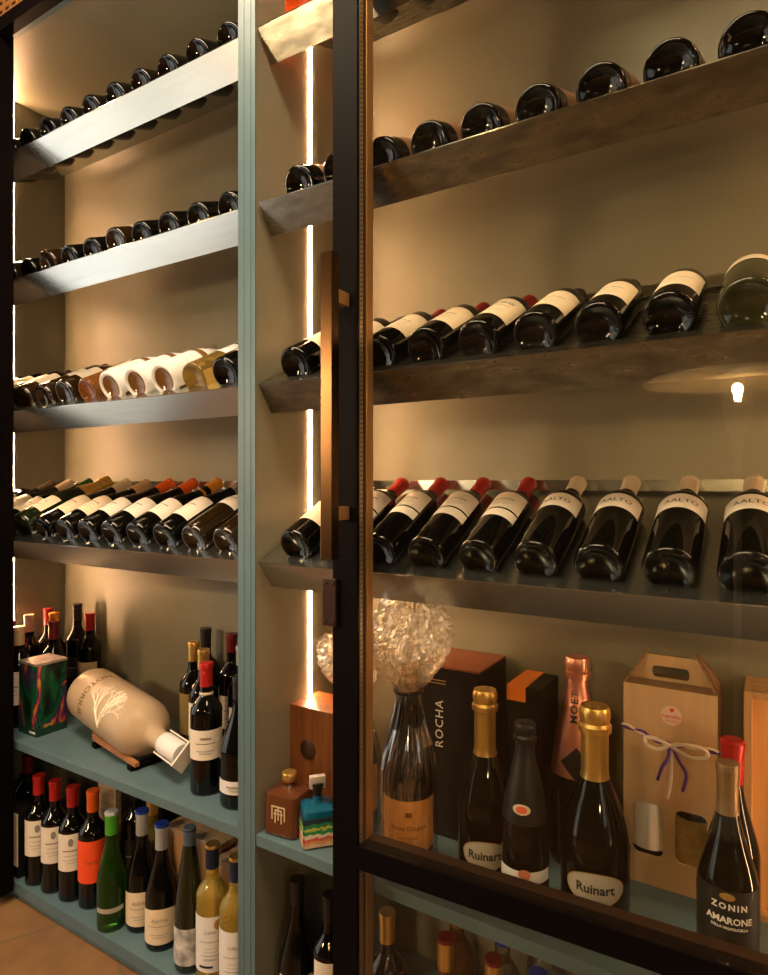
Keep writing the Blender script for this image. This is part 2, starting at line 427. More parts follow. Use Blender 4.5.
# steel racks
ALS = [R(22), R(22), R(26), R(26)]; HWS = [.033, .036, .0315, .0315]; SS = [.040, .040, .032, .032]; LIPY, LIPZ = .042, -.056
PITCH = .1013
LX = [-1.048-PITCH*j for j in range(12)]
RX = [-.0375-PITCH*k for k in range(9)] + [-.0375+PITCH*k for k in range(1, 4)]
def rack(x0, x1, h, slots, m):
    i_ = HR.index(h); AL = ALS[i_]; HW_ = HWS[i_]
    holes = [[(sx+(HW_)*math.cos(a), .125+.085*math.sin(a)*(1 if abs(math.sin(a)) < 2 else 1)) for a in [2*PI*i/28 for i in range(28)]] for sx in slots]
    me = plate2d([(x0, 0), (x1, 0), (x1, .345), (x0, .345)], holes, .0016)
    map_mesh(me, lambda c: Vector((c.x, 1.0+c.y*math.cos(AL)-c.z*math.sin(AL), Z(h)+c.y*math.sin(AL)+c.z*math.cos(AL))))
    bm = bmesh.new(); bm.from_mesh(me)
    # front lip leaning back and down
    q = [(1.0, .0008), (1.0+LIPY, LIPZ), (1.0+LIPY+.0015, LIPZ+.0012), (1.003, -.0002)]
    for pts in (q, [(1.0+.345*math.cos(AL)-.001, .345*math.sin(AL)-.001), (1.0+.345*math.cos(AL)+.001, .345*math.sin(AL)-.001), (1.0+.345*math.cos(AL)+.001, .345*math.sin(AL)+.022), (1.0+.345*math.cos(AL)-.001, .345*math.sin(AL)+.022)]):
        a = [bm.verts.new((x0, y, Z(h)+z)) for y, z in pts]; b = [bm.verts.new((x1, y, Z(h)+z)) for y, z in pts]
        for i in range(4): bm.faces.new((a[i], a[(i+1) % 4], b[(i+1) % 4], b[i]))
        bm.faces.new(a); bm.faces.new(b[::-1])
    bmesh.ops.recalc_face_normals(bm, faces=bm.faces[:])
    return cpart('bottle_rack', bm, m)
for i, h in enumerate(HR):
    rack(XL+.003, XD0-.001, h, LX, STEEL)
    rack(XD1+.006, XR-.003, h, RX, STEEL if i == 3 else STEELR)
# ------------------------------------------------------------------ bottles lying on the racks
ORD = ['first', 'second', 'third', 'fourth', 'fifth', 'sixth', 'seventh', 'eighth', 'ninth', 'tenth', 'eleventh', 'twelfth']
ROWN = ['top', 'second', 'third', 'lowest']
def lay(key, X, h, label, group, roll=None, lift=0):
    o = take(key)
    r = [c for c in children(o) if c.name.startswith('glass_body')][0].dimensions.x/2
    i_ = HR.index(h); AL = ALS[i_]; hw = HWS[i_]
    d = math.sqrt(max(r*r-hw*hw, 0))+.0012
    s = SS[i_]
    Y = 1.0+s*math.cos(AL)-d*math.sin(AL); zz = Z(h)+s*math.sin(AL)+d*math.cos(AL)
    if roll is None: roll = random.uniform(-14, 14)
    M = Matrix.Translation((X, Y, zz)) @ Matrix.Rotation(-(PI/2-AL), 4, 'X') @ Matrix.Rotation(R(roll), 4, 'Z')
    o.matrix_world = M
    tag(o, label, 'bottle', group)
    return o
L1 = ['dark']*12
L2 = ['dark_pink','dark','dark_pink','dark','dark_tan','dark','dark_pink','dark_tan','dark','dark_tan','dark','dark']
L3 = ['dark_cream','yellow_lying','white_sleeve','white_sleeve','white_sleeve','amber_lying','dark_tan','brown_lying','dark_tan','dark','dark_cream','dark']
L4 = ['brown_lying','white_lab_dark','white_lab_mauve','white_lab_yellow','white_lab_orange','white_lab_orange','white_lab_pale','white_lab_cream','gold_foil','green_cap_l','white_lab_cream','dark']
R1 = ['rack_high']*8+['orange_lying']
R2 = ['rack_high']*9
R3 = ['olive','dark_cream','dark_cream','dark_cream','red_cream_text','red_cream','red_cream','dark_cream','dark_cream']
R4 = ['aalto','aalto','aalto','aalto','red_twin','red_twin','red_twin','red_twin','dark_cream']
DESC = {'dark': 'dark bottle with its foot outwards', 'dark_pink': 'dark bottle with a pinkish label', 'dark_tan': 'brown glass bottle with a taupe label', 'dark_cream': 'dark bottle with a cream label and dark capsule',
 'yellow_lying': 'amber yellow clear glass bottle', 'white_sleeve': 'bottle wrapped in white down to its foot', 'amber_lying': 'deep amber glass bottle', 'brown_lying': 'brown glass bottle',
 'white_lab_dark': 'brown bottle with white label and dark neck', 'white_lab_mauve': 'bottle with a mauve grey capsule', 'white_lab_yellow': 'bottle with yellow orange capsule', 'white_lab_orange': 'bottle with an orange capsule',
 'white_lab_pale': 'bottle with a tan capsule', 'white_lab_cream': 'bottle with a cream capsule', 'gold_foil': 'gold foiled sparkling bottle', 'green_cap_l': 'bottle with a green capsule', 'rack_high': 'dark bottle, foot outwards',
 'orange_lying': 'orange glass bottle', 'olive': 'olive glass bottle with shoulder label', 'red_cream_text': 'red capped bottle with large lettered label', 'red_cream': 'red capped bottle with cream label',
 'aalto': 'beige capped bottle with lettered label', 'red_twin': 'red capped bottle with a label in two parts'}
for row, h, nm in ((L1, HR[0], 'top'), (L2, HR[1], 'second'), (L3, HR[2], 'third'), (L4, HR[3], 'lowest')):
    for j, key in enumerate(row):
        lab = '%s, %s from divider, left bay, %s rack' % (DESC[key], ORD[j], nm)
        o = lay(key, LX[j], h, lab, 'bottles lying on the %s rack of the left bay' % nm)
for row, h, nm in ((R1, HR[0], 'top'), (R2, HR[1], 'second'), (R3, HR[2], 'third'), (R4, HR[3], 'lowest')):
    for k, key in enumerate(row):
        if nm == 'top' and k < 3: continue
        lab = '%s, %s from divider, right bay, %s rack' % (DESC[key], ORD[8-k], nm)
        lay(key, RX[k], h, lab, 'bottles lying on the %s rack of the right bay' % nm, roll=random.uniform(-8, 8) if key != 'aalto' else random.uniform(-4, 4))
# ------------------------------------------------------------------ standing bottles
def stand(o, X, Y, h, rz, label, group=None, cat='bottle'):
    o.location = (X, Y, Z(h)+.0003); o.rotation_euler = (0, 0, R(rz))
    tag(o, label, cat, group); return o
FACE = lambda X, Y: math.degrees(math.atan2(X, Y))*-1    # turn that faces the camera
G5L = 'bottles standing behind the shiny box'
for (X, Y, H, st, gl, cp, cl, lab, lm) in (
    (-1.985, 1.075, .300, 'bordeaux', DG, TAN, 'tan capped dark bottle nearest the shiny box, at its left', (.07,.17,70), LAB),
    (-2.135, 1.190, .300, 'bordeaux', DG, CREAM, 'pale capped bottle behind the tan capped one by the left panel', (.07,.15,60), LAB),
    (-2.165, 1.272, .305, 'bordeaux', DG, RED, 'bright red capped bottle in the far left back corner of the shelf', (.07,.15,60), LAB),
    (-2.095, 1.105, .300, 'bordeaux', DG, RED, 'red capped bottle at the very left edge, partly behind the black stile', (.07,.15,60), LAB),
    (-2.055, 1.310, .325, 'bordeaux', DG, BLK, 'tall black capped bottle against the back panel, left cluster', (.07,.15,60), LABD),
    (-1.960, 1.295, .305, 'bordeaux', DG, RED, 'red orange capped bottle rightmost in the left cluster', (.06,.15,60), LABC),
    (-1.960, 1.170, .302, 'bordeaux', DG, WINE, 'dark red capped bottle standing behind the shiny box', (.07,.15,60), LABC),
    (-2.050, 1.225, .310, 'bordeaux', DG, YELC, 'orange capped bottle between the dark red and black capped ones', (.07,.15,60), LAB)):
    stand(K(st, H, .0365, gl, cp, .055, lab, lm), X, Y, H5, random.uniform(20, 50), cl, G5L)
G5R = 'bottles standing on the left bay shelf beside the divider'
A = stand(K('bordeaux', .306, .038, DG, RED, .055, (.085,.155,74), LAB, 'lines', text='RIBERA', tcol=INK, tsize=.008, neckband=(.232,.238,CREAM)), -1.178, 1.085, H5, 44, 'red capped dark bottle with white label, foremost by the divider', G5R)
stand(K('bordeaux', .302, .0375, DG, (GOLD, GOLD), .05, (.06,.17,80), LABG), -1.372, 1.218, H5, 45, 'gold capped bottle with gilt netted label beside the lying bottle cap', G5R)
stand(K('bordeaux', .315, .037, DG, BLK, .06, (.06,.15,60), LAB), -1.430, 1.315, H5, 40, 'black capped bottle at the back of the right cluster', G5R)
stand(K('bordeaux', .302, .0375, DG, GOLD, .05, (.06,.17,70), LAB), -1.290, 1.178, H5, 40, 'gold capped bottle right behind the red capped one', G5R)
stand(K('bordeaux', .315, .037, DG, WINE, .05, (.06,.15,60), LAB), -1.315, 1.305, H5, 40, 'maroon capped bottle at the back beside the divider', G5R)
stand(K('bordeaux', .305, .037, DG, GREY, .05, (.09,.15,60), LAB), -1.222, 1.250, H5, 40, 'silver capped bottle behind, half hidden by the divider', G5R)
stand(K('burgundy', .29, .045, DG, BLK, .05, (.035,.065,80), LABW), -1.068, 1.085, H5, 44, 'wide dark bottle with low white label, cut by the divider', G5R)
# bottom shelf, left bay
G6 = 'bottles in a row on the bottom shelf, left bay'
def crest_b(): return K('bordeaux', .30, .0362, DG, RED, .052, (.085,.185,68), LAB, 'crest')
cb = crest_b()
stand(cb, -1.817, 1.040, HB, 54, 'red capped bottle with crest label, farthest left of the three alike', G6)
o = copy_tree(cb); stand(o, -1.744, 1.045, HB, 52, 'red capped bottle with crest label, middle of the three alike', G6)
o = copy_tree(cb); stand(o, -1.668, 1.050, HB, 50, 'red capped bottle with crest label, beside the orange label one', G6)
stand(K('bordeaux', .29, .0362, DG, WINE, .052, (.07,.16,60), LABC), -2.00, 1.11, HB, 50, 'dim red capped bottle behind the small carton at the left edge', G6)
stand(K('bordeaux', .304, .037, DG, ORC, .055, (.07,.182,80), LABR, None, text='Tierra', tcol=INKB, tsize=.014), -1.594, 1.062, HB, 50, 'orange capped bottle with a plain bright orange red label', G6)
stand(K('burgundy', .292, .0355, GRN, (GREEN, GREY), .055, (.05,.062,60), LABT, None, capkind='foil'), -1.470, 1.032, HB, 46, 'green glass bottle with a bright green capsule', G6)
b1 = K('burgundy', .294, .0395, DG, (GREY, BLUE), .060, (.018,.098,76), LABC, 'arched', text='AUSTIN', tcol=INKG, tsize=.011)
stand(b1, -1.405, 1.076, HB, 44, 'grey capped bottle with blue top, next to the green one', G6)
o = copy_tree(b1); stand(o, -1.309, 1.060, HB, 42, 'grey capped bottle with blue top, next to the slim slate capped one', G6)
stand(K('hock', .325, .0355, DGG, SLATE, .062, (.02,.105,76), LABB, None, capkind='screw'), -1.191, 1.045, HB, 40, 'slim green bottle with slate screw cap and photo label', G6)
y1 = K('bordeaux', .302, .037, YEL, (NAVY, GOLD), .052, (.03,.155,78), LABW, 'lines', text='LUNA', tcol=INKG, tsize=.010)
Py = prof('bordeaux', .302, .037)
lb = [c for c in children(y1) if c.name.startswith('label')][0]
obj('medal', oval_patch(Py, .137, 17, .012, 30, .0012), INKGO, lb)
obj('navy_stripe', patch(Py, .040, .045, -40, 10, .0011, 1, 10), NAVY, lb)
obj('printed_lines', print_lines(Py, [(z, 22, .0008) for z in (.060,.068,.076,.084)]), INKG, lb)
stand(y1, -1.122, 1.052, HB, 38, 'pale yellow wine bottle with medal label, standing whole in view', G6)
o = copy_tree(y1); stand(o, -1.040, 1.046, HB, 36, 'pale yellow wine bottle with medal label, cut by the divider', G6)
stand(K('bordeaux', .30, .036, YEL, GOLD, .05, None), -1.44, 1.135, HB, 40, 'yellow bottle glimpsed between the grey capped ones', G6)
stand(K('bordeaux', .30, .036, DG, BLK, .05, (.05,.15,60), LABD), -1.55, 1.165, HB, 40, 'black bottle behind the green capsule', G6)
# small carton at the left edge
ct = obj('carton', box(-1.945, -1.866, 1.008, 1.088, Z(HB), Z(HB)+.19, .001), BOXB); tag(ct, 'small dark carton with cream front at the bottom left edge', 'box')
obj('label', box(-1.944, -1.867, 1.006, 1.0079, Z(HB)+.035, Z(HB)+.186), LABC, ct)
# upright wooden box with printed end
wb = obj('wooden_box', box(-1.775, -1.690, 1.20, 1.30, Z(HB), Z(HB)+.345, .001), PLANK); tag(wb, 'narrow pale wooden box standing behind the orange capped bottle', 'box')
me = text_mesh('VINO', .022); map_mesh(me, lambda c: Vector((-1.732+c.x, 1.199, Z(HB)+.30+c.y))); obj('lettering', me, INKB, wb)
me = text_mesh('GRAN', .014); map_mesh(me, lambda c: Vector((-1.732+c.x, 1.199, Z(HB)+.275+c.y))); obj('lettering', me, INKB, wb)
bb = obj('black_box', box(-1.685, -1.50, 1.215, 1.31, Z(HB), Z(HB)+.33, .001), BOXB); tag(bb, 'plain black box standing beside the narrow pale wooden box', 'box')
# wooden crates
def crate(x0, x1, y0, y1, z0, z1, label):
    root = empty('wine_crate', ((x0+x1)/2, (y0+y1)/2, z0)); tag(root, label, 'crate', 'wooden wine crates on the bottom shelf')
    off = Vector(root.location)
    def p(name, bm, m):
        o = obj(name, bm, m, root); o.location = -off; return o
    t = .010
    p('front_panel', box(x0, x1, y0, y0+t, z0, z1-.012, .001), PINE)
    p('back_panel', box(x0, x1, y1-t, y1, z0, z1-.012), PINE)
    p('side_panel', box(x0, x0+t, y0+t, y1-t, z0, z1-.012), PINE); p('side_panel', box(x1-t, x1, y0+t, y1-t, z0, z1-.012), PINE)
    n = 3; w = (y1-y0)/n
    for i in range(n): p('lid_slat', box(x0-.002, x1+.002, y0-.004+i*w, y0-.004+(i+1)*w-.004, z1-.0115, z1, .0015), PLANK)
    cx, cz = (x0+x1)/2, (z0+z1)/2+.02
    bm = bmesh.new()
    for rr, r2 in ((.032, .029), (.021, .018)):
        for i in range(32):
            a, b = 2*PI*i/32, 2*PI*(i+1)/32
            bm.faces.new([bm.verts.new((cx+r*math.cos(q), y0-.0006, cz+r*math.sin(q))) for r, q in ((r2, a), (rr, a), (rr, b), (r2, b))])
    for i in range(5):
        a = i*2*PI/5; box_into(bm, cx+.009*math.cos(a)-.004, cx+.009*math.cos(a)+.004, y0-.0007, y0-.0001, cz+.009*math.sin(a)-.004, cz+.009*math.sin(a)+.004)
    p('burnt_emblem', bm, INKB)
crate(-1.400, -1.205, 1.150, 1.345, Z(HB), Z(HB)+.225, 'wooden wine crate with slatted lid behind the grey capped bottles')
crate(-1.198, -1.000, 1.135, 1.345, Z(HB), Z(HB)+.205, 'wooden wine crate with slatted lid behind the yellow wine bottles')
# ------------------------------------------------------------------ iridescent box
def irid():
    m = bpy.data.materials.new('iridescent_foil'); m.use_nodes = True; nt = m.node_tree; b = nt.nodes['Principled BSDF']
    tc = nt.nodes.new('ShaderNodeTexCoord'); mp = nt.nodes.new('ShaderNodeMapping'); mp.inputs['Scale'].default_value = (1,1,.55)
    nz = nt.nodes.new('ShaderNodeTexNoise'); nz.inputs['Scale'].default_value = 11; nz.inputs['Detail'].default_value = 3; nz.inputs['Distortion'].default_value = 1.5
    rp = nt.nodes.new('ShaderNodeValToRGB'); cr = rp.color_ramp
    cols = [(.30,(.01,.02,.015)),(.40,(.01,.07,.035)),(.46,(.02,.20,.06)),(.50,(.02,.06,.15)),(.535,(.14,.02,.16)),(.57,(.75,.14,.03)),(.61,(.75,.55,.08)),(.66,(.02,.16,.10))]
    cr.elements[0].position, cr.elements[0].color = cols[0][0], (*cols[0][1], 1); cr.elements[1].position, cr.elements[1].color = cols[-1][0], (*cols[-1][1], 1)
    for p, c in cols[1:-1]: e = cr.elements.new(p); e.color = (*c, 1)
    nt.links.new(tc.outputs['Object'], mp.inputs[0]); nt.links.new(mp.outputs[0], nz.inputs[0]); nt.links.new(nz.outputs[0], rp.inputs[0]); nt.links.new(rp.outputs[0], b.inputs['Base Color'])
    b.inputs['Roughness'].default_value = .28; b.inputs['Metallic'].default_value = .55
    return m
IR = irid()
ib = empty('gift_box', (-1.882, 1.090, Z(H5))); tag(ib, 'iridescent green foil gift box with silver lid in the left bay', 'box')
obj('box_body', box(-.046, .046, -.046, .046, .0, .205, .002), IR, ib)
obj('lid', box(-.0475, .0475, -.0475, .0475, .2055, .213, .001), mat('silver_lid', (.55,.46,.42), .35, .5, noise_amt=.3, nscale=40), ib)
obj('bottom_band', box(-.0468, .0468, -.0468, .0468, .0, .022), mat('band_dark', (.01,.04,.03), .35), ib)
bm = bmesh.new(); box_into(bm, .010, .040, -.0473, -.0467, .008, .014); obj('printed_plate', bm, INKW, ib)
# ------------------------------------------------------------------ big frosted bottle on its cradle
fb = empty('large_bottle')
p0 = Vector((-1.775, 1.175, Z(-.630))); p1 = Vector((-1.262, 1.082, Z(-.672)))
dz = (p1-p0).normalized()
FR = mat('frosted_glass', (.58,.43,.28), .34, 0, .4, trans=.25, ior=1.3)
Pf = [(0,.02),(.03,.017),(.05,.004),(.06,0),(.068,.002),(.074,.010),(.0765,.022),(.077,.05),(.077,.30),(.0755,.325),(.070,.345),(.060,.362),(.046,.376),(.034,.386),(.027,.396),(.0245,.410),(.024,.44),(0,.44)]
q = dz.to_track_quat('Z', 'Y')
# turn so that local -Y (motif side) looks to the camera and slightly down
M = q.to_matrix().to_4x4(); M.translation = p0
best = min(range(0, 360, 5), key=lambda a: ((M @ Matrix.Rotation(R(a), 4, 'Z')).to_3x3() @ Vector((0,-1,0))).dot((p0-Vector((0,0,CAMZ-.0))).normalized()))
fb.matrix_world = M @ Matrix.Rotation(R(best), 4, 'Z')
tag(fb, 'large frosted pale glass bottle lying on a wooden cradle, neck to the right', 'bottle')
body = obj('glass_body', lathe(Pf, 56), FR, fb, 60)
SG = 1 if (fb.matrix_world.to_3x3() @ Vector((1,0,0))).z > 0 else -1
def coral():
    rnd = random.Random(4); out = []
    def grow(u, z, ph, ln, depth):
        pts = [(u, z)]
        for _ in range(4): ph += rnd.uniform(-.16,.16); u += ln*math.cos(ph)/4; z += ln*math.sin(ph)/4; pts.append((u, z))
        pp = [Vector(((rad_at(Pf, zz)+.0006)*math.sin(SG*uu/.077), -(rad_at(Pf, zz)+.0006)*math.cos(SG*uu/.077), zz)) for uu, zz in pts]
        out.append(tube(pp, .0008+.00035*depth, 5))
        if depth > 0:
            for s_ in (-1, 1): grow(u, z, ph+s_*rnd.uniform(.22,.48), ln*.84, depth-1)
    for k in range(3): grow(-.072, .225, -.35+.35*k, .034, 4)
    mes = []
    for b in out: me = bpy.data.meshes.new('t'); b.to_mesh(me); b.free(); mes.append(me)
    return join_meshes(mes)
obj('coral_motif', coral(), mat('motif_white', (.95,.86,.72), .4), body)
obj('lettering', wrap_text(Pf, 'NOTORIUS', .030, .105, 0, .0010, 1.0, .0006), mat('motif_grey', (.22,.13,.06), .5), body)
obj('stopper', lathe([(0,.4402),(.026,.4402),(.0275,.443),(.0275,.520),(.025,.524),(0,.524)], 32), LABW, fb, 50)
yk = bmesh.new(); box_into(yk, -.033, -.029, -.012, .012, .440, .536, .001); box_into(yk, .029, .033, -.012, .012, .440, .536, .001); box_into(yk, -.034, .034, -.020, .020, .5362, .543, .001)
yo = obj('stopper_bracket', yk, mat('bracket_white', (.62,.55,.46), .4), fb)
# cradle
cr = empty('bottle_cradle', (-1.52, 1.13, Z(H5))); tag(cr, 'orange brown wooden cradle with black feet beneath the large frosted bottle', 'stand')
cr.rotation_euler = (0, 0, math.atan2(dz.y, dz.x))
for sy in (-1, 1):
    bm = bmesh.new()
    v = [bm.verts.new(c) for c in ((-.12, sy*.050-.006, .016), (.13, sy*.050-.006, .012), (.13, sy*.050+.006, .012), (-.12, sy*.050+.006, .016), (-.12, sy*.050-.006, .036), (.13, sy*.050-.006, .022), (.13, sy*.050+.006, .022), (-.12, sy*.050+.006, .036))]
    for f in ((0,1,2,3),(4,7,6,5),(0,4,5,1),(1,5,6,2),(2,6,7,3),(3,7,4,0)): bm.faces.new([v[i] for i in f])
    bmesh.ops.recalc_face_normals(bm, faces=bm.faces[:])
    obj('rail', bm, mat('cradle_wood', (.50,.20,.07), .5, noise_amt=.3, nscale=20), cr)
for sx in (-.1, .11):
    obj('foot', box(sx-.012, sx+.012, -.062, .062, 0, .0125, .002), BLACK, cr)
# ------------------------------------------------------------------ centre bay: walnut box, square decanter bottles
wx = empty('walnut_box', (-.872, 1.155, Z(H5))); tag(wx, 'upright walnut box with a dark round knot in its front under the light strip', 'box')
obj('box_body', box(-.060, .062, -.052, .052, 0, .246, .002), WALN, wx)
bm = lathe([(0,0),(.020,0),(.0215,.0015),(.0195,.0028),(0,.0028)], 28); bmesh.ops.rotate(bm, verts=bm.verts, matrix=Matrix.Rotation(R(90), 3, 'X')); bmesh.ops.translate(bm, verts=bm.verts, vec=(-.008, -.0522, .155))
obj('round_plug', bm, mat('plug_dark', (.03,.012,.006), .5), wx, 40)  # dark disc painted in place of the shade inside a round hole
def square_bottle(w, h, sh, neck, glass):
    bm = bmesh.new(); n = 32; rings = []
    def ring(half, z, pw):
        r = []
        for i in range(n):
            a = 2*PI*i/n+PI/n; c, s = math.cos(a), math.sin(a)
            k = (abs(c)**pw+abs(s)**pw)**(-1/pw); r.append(bm.verts.new((half*k*c, half*k*s, z)))
        return r
    prof_ = [(w*.88, 0, 9), (w, .004, 9), (w, sh-.008, 9), (w*.96, sh-.003, 8), (w*.80, sh, 6), (neck*1.3, sh+.004, 3), (neck, sh+.010, 2), (neck, h, 2)]
    for a in prof_: rings.append(ring(*a))
    for a, b in zip(rings, rings[1:]):
        for i in range(n): bm.faces.new((a[i], a[(i+1) % n], b[(i+1) % n], b[i]))
    bm.faces.new(rings[0][::-1]); bm.faces.new(rings[-1]); bmesh.ops.recalc_face_normals(bm, faces=bm.faces[:])
    return bm
tq = empty('square_bottle', (-.893, 1.055, Z(H5)), (0,0,R(30))); tag(tq, 'squat square amber brown spirit bottle with gold monogram', 'bottle')
tq.rotation_euler = (0, 0, R(6))
obj('glass_body', square_bottle(.040, .104, .088, .012, None), mat('cognac_glass', (.15,.05,.02), .06, 0, .5, trans=.35, ior=1.36), tq, 40)
obj('stopper', lathe([(0,.104),(.015,.104),(.0165,.106),(.0165,.120),(.015,.122),(0,.122)], 28), GOLD, tq, 40)
em = bmesh.new()
for (a, b, c, d) in ((-.017,.017,.062,.065),(-.017,-.014,.036,.062),(.014,.017,.036,.062),(-.009,-.006,.030,.058),(.006,.009,.030,.058),(-.0015,.0015,.036,.062),(-.012,.012,.048,.050),(-.006,-.0015,.055,.058),(.0015,.006,.055,.058)):
    box_into(em, a, b, -.0412, -.0403, c, d)
obj('monogram', em, mat('monogram_gold', (.8,.66,.42), .35, .5), tq)
bq = empty('square_bottle', (-.815, 1.052, Z(H5)), (0,0,R(48))); tag(bq, 'small square blue glass bottle with knob stopper and colourful label', 'bottle')
obj('glass_body', square_bottle(.033, .094, .076, .010, None), BLUEG, bq, 40)
obj('stopper', lathe([(0,.094),(.009,.094),(.0095,.100),(.014,.116),(.013,.120),(0,.121)], 20), BLK, bq, 40)
bm = square_bottle(.0155, .001, .0, .01, None); bm.free()
obj('stopper_knob', box(-.017, .017, -.007, .007, .108, .134, .005), mat('knob_silver', (.55,.5,.46), .4, .3), bq, 40)
ml = bpy.data.materials.new('colour_label'); ml.use_nodes = True; nt = ml.node_tree; b = nt.nodes['Principled BSDF']; b.inputs['Roughness'].default_value = .5
tc = nt.nodes.new('ShaderNodeTexCoord'); sp = nt.nodes.new('ShaderNodeSeparateXYZ'); vo = nt.nodes.new('ShaderNodeTexNoise'); vo.inputs['Scale'].default_value = 90
ad = nt.nodes.new('ShaderNodeMath'); ad.operation = 'MULTIPLY_ADD'; ad.inputs[1].default_value = .016; rp = nt.nodes.new('ShaderNodeValToRGB'); dv = nt.nodes.new('ShaderNodeMath'); dv.operation = 'MULTIPLY'; dv.inputs[1].default_value = 16
nt.links.new(tc.outputs['Object'], sp.inputs[0]); nt.links.new(tc.outputs['Object'], vo.inputs[0]); nt.links.new(vo.outputs[0], ad.inputs[0]); nt.links.new(sp.outputs[2], ad.inputs[2]); nt.links.new(ad.outputs[0], dv.inputs[0]); nt.links.new(dv.outputs[0], rp.inputs[0]); nt.links.new(rp.outputs[0], b.inputs['Base Color'])
cr_ = rp.color_ramp; cr_.interpolation = 'CONSTANT'
cr_.elements[0].position = 0; cr_.elements[0].color = (.60,.42,.30,1); cr_.elements[1].position = .40; cr_.elements[1].color = (.60,.10,.06,1)
for p_, c_ in ((.30,(.62,.30,.10)),(.50,(.65,.58,.48)),(.62,(.02,.25,.08)),(.74,(.45,.5,.08)),(.82,(.02,.2,.08)),(.95,(.01,.03,.05))): e = cr_.elements.new(p_); e.color = (*c_, 1)
bm = bmesh.new(); box_into(bm, -.0325, .0325, -.0350, -.0338, .004, .062); box_into(bm, -.0350, -.0338, -.0325, .0325, .004, .062); box_into(bm, .0338, .0350, -.0325, .0325, .004, .062)
obj('label', bm, ml, bq)
# ------------------------------------------------------------------ cellophane wrapped bottles
CELL = clear_mat('cellophane', (.97,.95,.92), .22, .14, 1.5)
CELLC = clear_mat('cellophane_crumpled', (.95,.88,.80), .34, .28, 1.5)
def cello(rt, rb, tie, top, rc, seed, skew=0):
    rnd = random.Random(seed); n = 132; rows = []
    prof_ = []
    for i in range(15): t = i/14; prof_.append((rb*(1-.02*t) if t < .55 else rb*(1-.02)+(rt+.004-rb)*sm((t-.55)/.45), .002+(tie-.002)*t, .0035+.002*t))
    prof_ += [(rt+.003, tie+.004, .002)]
    H_ = top-tie
    for i in range(1, 41):
        t = i/40; rr = rt+.003+(rc-rt-.003)*math.sin(min(1, t*1.55)*PI/2)**.9*(1-.42*max(0, t-.62)/.38); prof_.append((rr, tie+.004+H_*t, .005+.014*t))
    bm = bmesh.new()
    for i, (r, z, amp) in enumerate(prof_):
        row = []
        for k in range(n):
            a = 2*PI*k/n
            v = noise.noise(Vector((math.cos(a)*3.2+seed, math.sin(a)*3.2, z*14)))+.6*noise.noise(Vector((math.cos(a)*9+seed, math.sin(a)*9, z*(30 if z > tie else 9))))
            if z > tie+.02: v = .9*v-.9*abs(noise.noise(Vector((math.cos(a)*5+seed, math.sin(a)*5, z*55))))+.8*abs(noise.noise(Vector((math.cos(a)*13, math.sin(a)*13+seed, z*110))))
            rr = r+amp*v+(.0012*math.sin(a*21+seed) if z < tie+.05 else 0)
            if z < tie: rr = max(rr, r-.0015) if z < tie*.5 else max(rr, r-.002)
            zz = z+(.010*noise.noise(Vector((a*2.2, z*20, seed))) if z > tie+.03 else 0)
            if i == len(prof_)-1: zz += .018*noise.noise(Vector((a*3.5, seed, 1)))
            row.append(bm.verts.new((rr*math.sin(a)+skew*max(0, z-tie)/H_, -rr*math.cos(a), zz)))
        rows.append(row)
    for a, b in zip(rows, rows[1:]):
        for k in range(n): bm.faces.new((a[k], a[(k+1) % n], b[(k+1) % n], b[k]))
    bmesh.ops.recalc_face_normals(bm, faces=bm.faces[:])
    return bm
def wrapped(X, Y, H, Rd, rc, top, tie, label, skew, seed, big=True):
    b = K('champagne', H, Rd, DG, TAN, .055, (.055,.150,76), LABO, None, capkind='cage', name='champagne_bottle')
    Pv = prof('champagne', H, Rd)
    lb = [c for c in children(b) if c.name.startswith('label')][0]
    obj('lettering', wrap_text(Pv, 'Veuve Clicquot', .0115, .100, 0, .0013, 1, .0001), INKB, lb)
    obj('lettering', wrap_text(Pv, 'CHAMPAGNE', .006, .082, 0, .0013), INKB, lb)
    obj('printed_lines', print_lines(Pv, [(.068, 18, .001), (.125, 7, .009)]), INKB, lb)
    stand(b, X, Y, H5, FACE(X, Y)*-1 if 0 else 30, label, 'champagne bottles wrapped in clear cellophane')
    w = obj('cellophane_wrap', cello(rad_at(Pv, tie), Rd+.006, tie, top, rc, seed, skew), [CELL, CELLC], b)
    for p in w.data.polygons: p.material_index = 1 if p.center.z > tie+.012 else 0
    k = obj('ribbon', tube([((rad_at(Pv, tie)+.0085)*math.sin(a), -(rad_at(Pv, tie)+.0085)*math.cos(a), tie+.003+.001*math.sin(3*a)) for a in [2*PI*i/24 for i in range(25)]], .0035, 8), BLK, b, 60)
    for pts in ([(.004,-.032,tie),(-.004,-.038,tie-.03),(-.008,-.048,tie-.07),(-.018,-.058,tie-.12),(-.026,-.062,tie-.16)], [(.004,-.032,tie),(.018,-.040,tie-.012),(.022,-.046,tie-.038),(.012,-.048,tie-.050),(.002,-.042,tie-.02)]):
        bm = bmesh.new(); sp_ = spline(pts, 6); pv = None
        for i, c in enumerate(sp_):
            wv = .0045+.001*math.sin(i*.7); a = bm.verts.new(c+Vector((-wv, 0, .0))); b2 = bm.verts.new(c+Vector((wv, -.001, 0)))
            if pv: bm.faces.new((pv[0], pv[1], b2, a))
            pv = (a, b2)
        bmesh.ops.solidify(bm, geom=bm.faces[:], thickness=.0006)
        obj('ribbon_tail', bm, BLK, k)
    return b
wrapped(-.607, 1.068, .392, .0480, .078, .505, .338, 'champagne bottle with orange label in cellophane tied with black ribbon', .004, 5)
wrapped(-.762, 1.125, .315, .042, .060, .405, .285, 'cellophane wrapped bottle mostly hidden behind the door stile', -.035, 11)
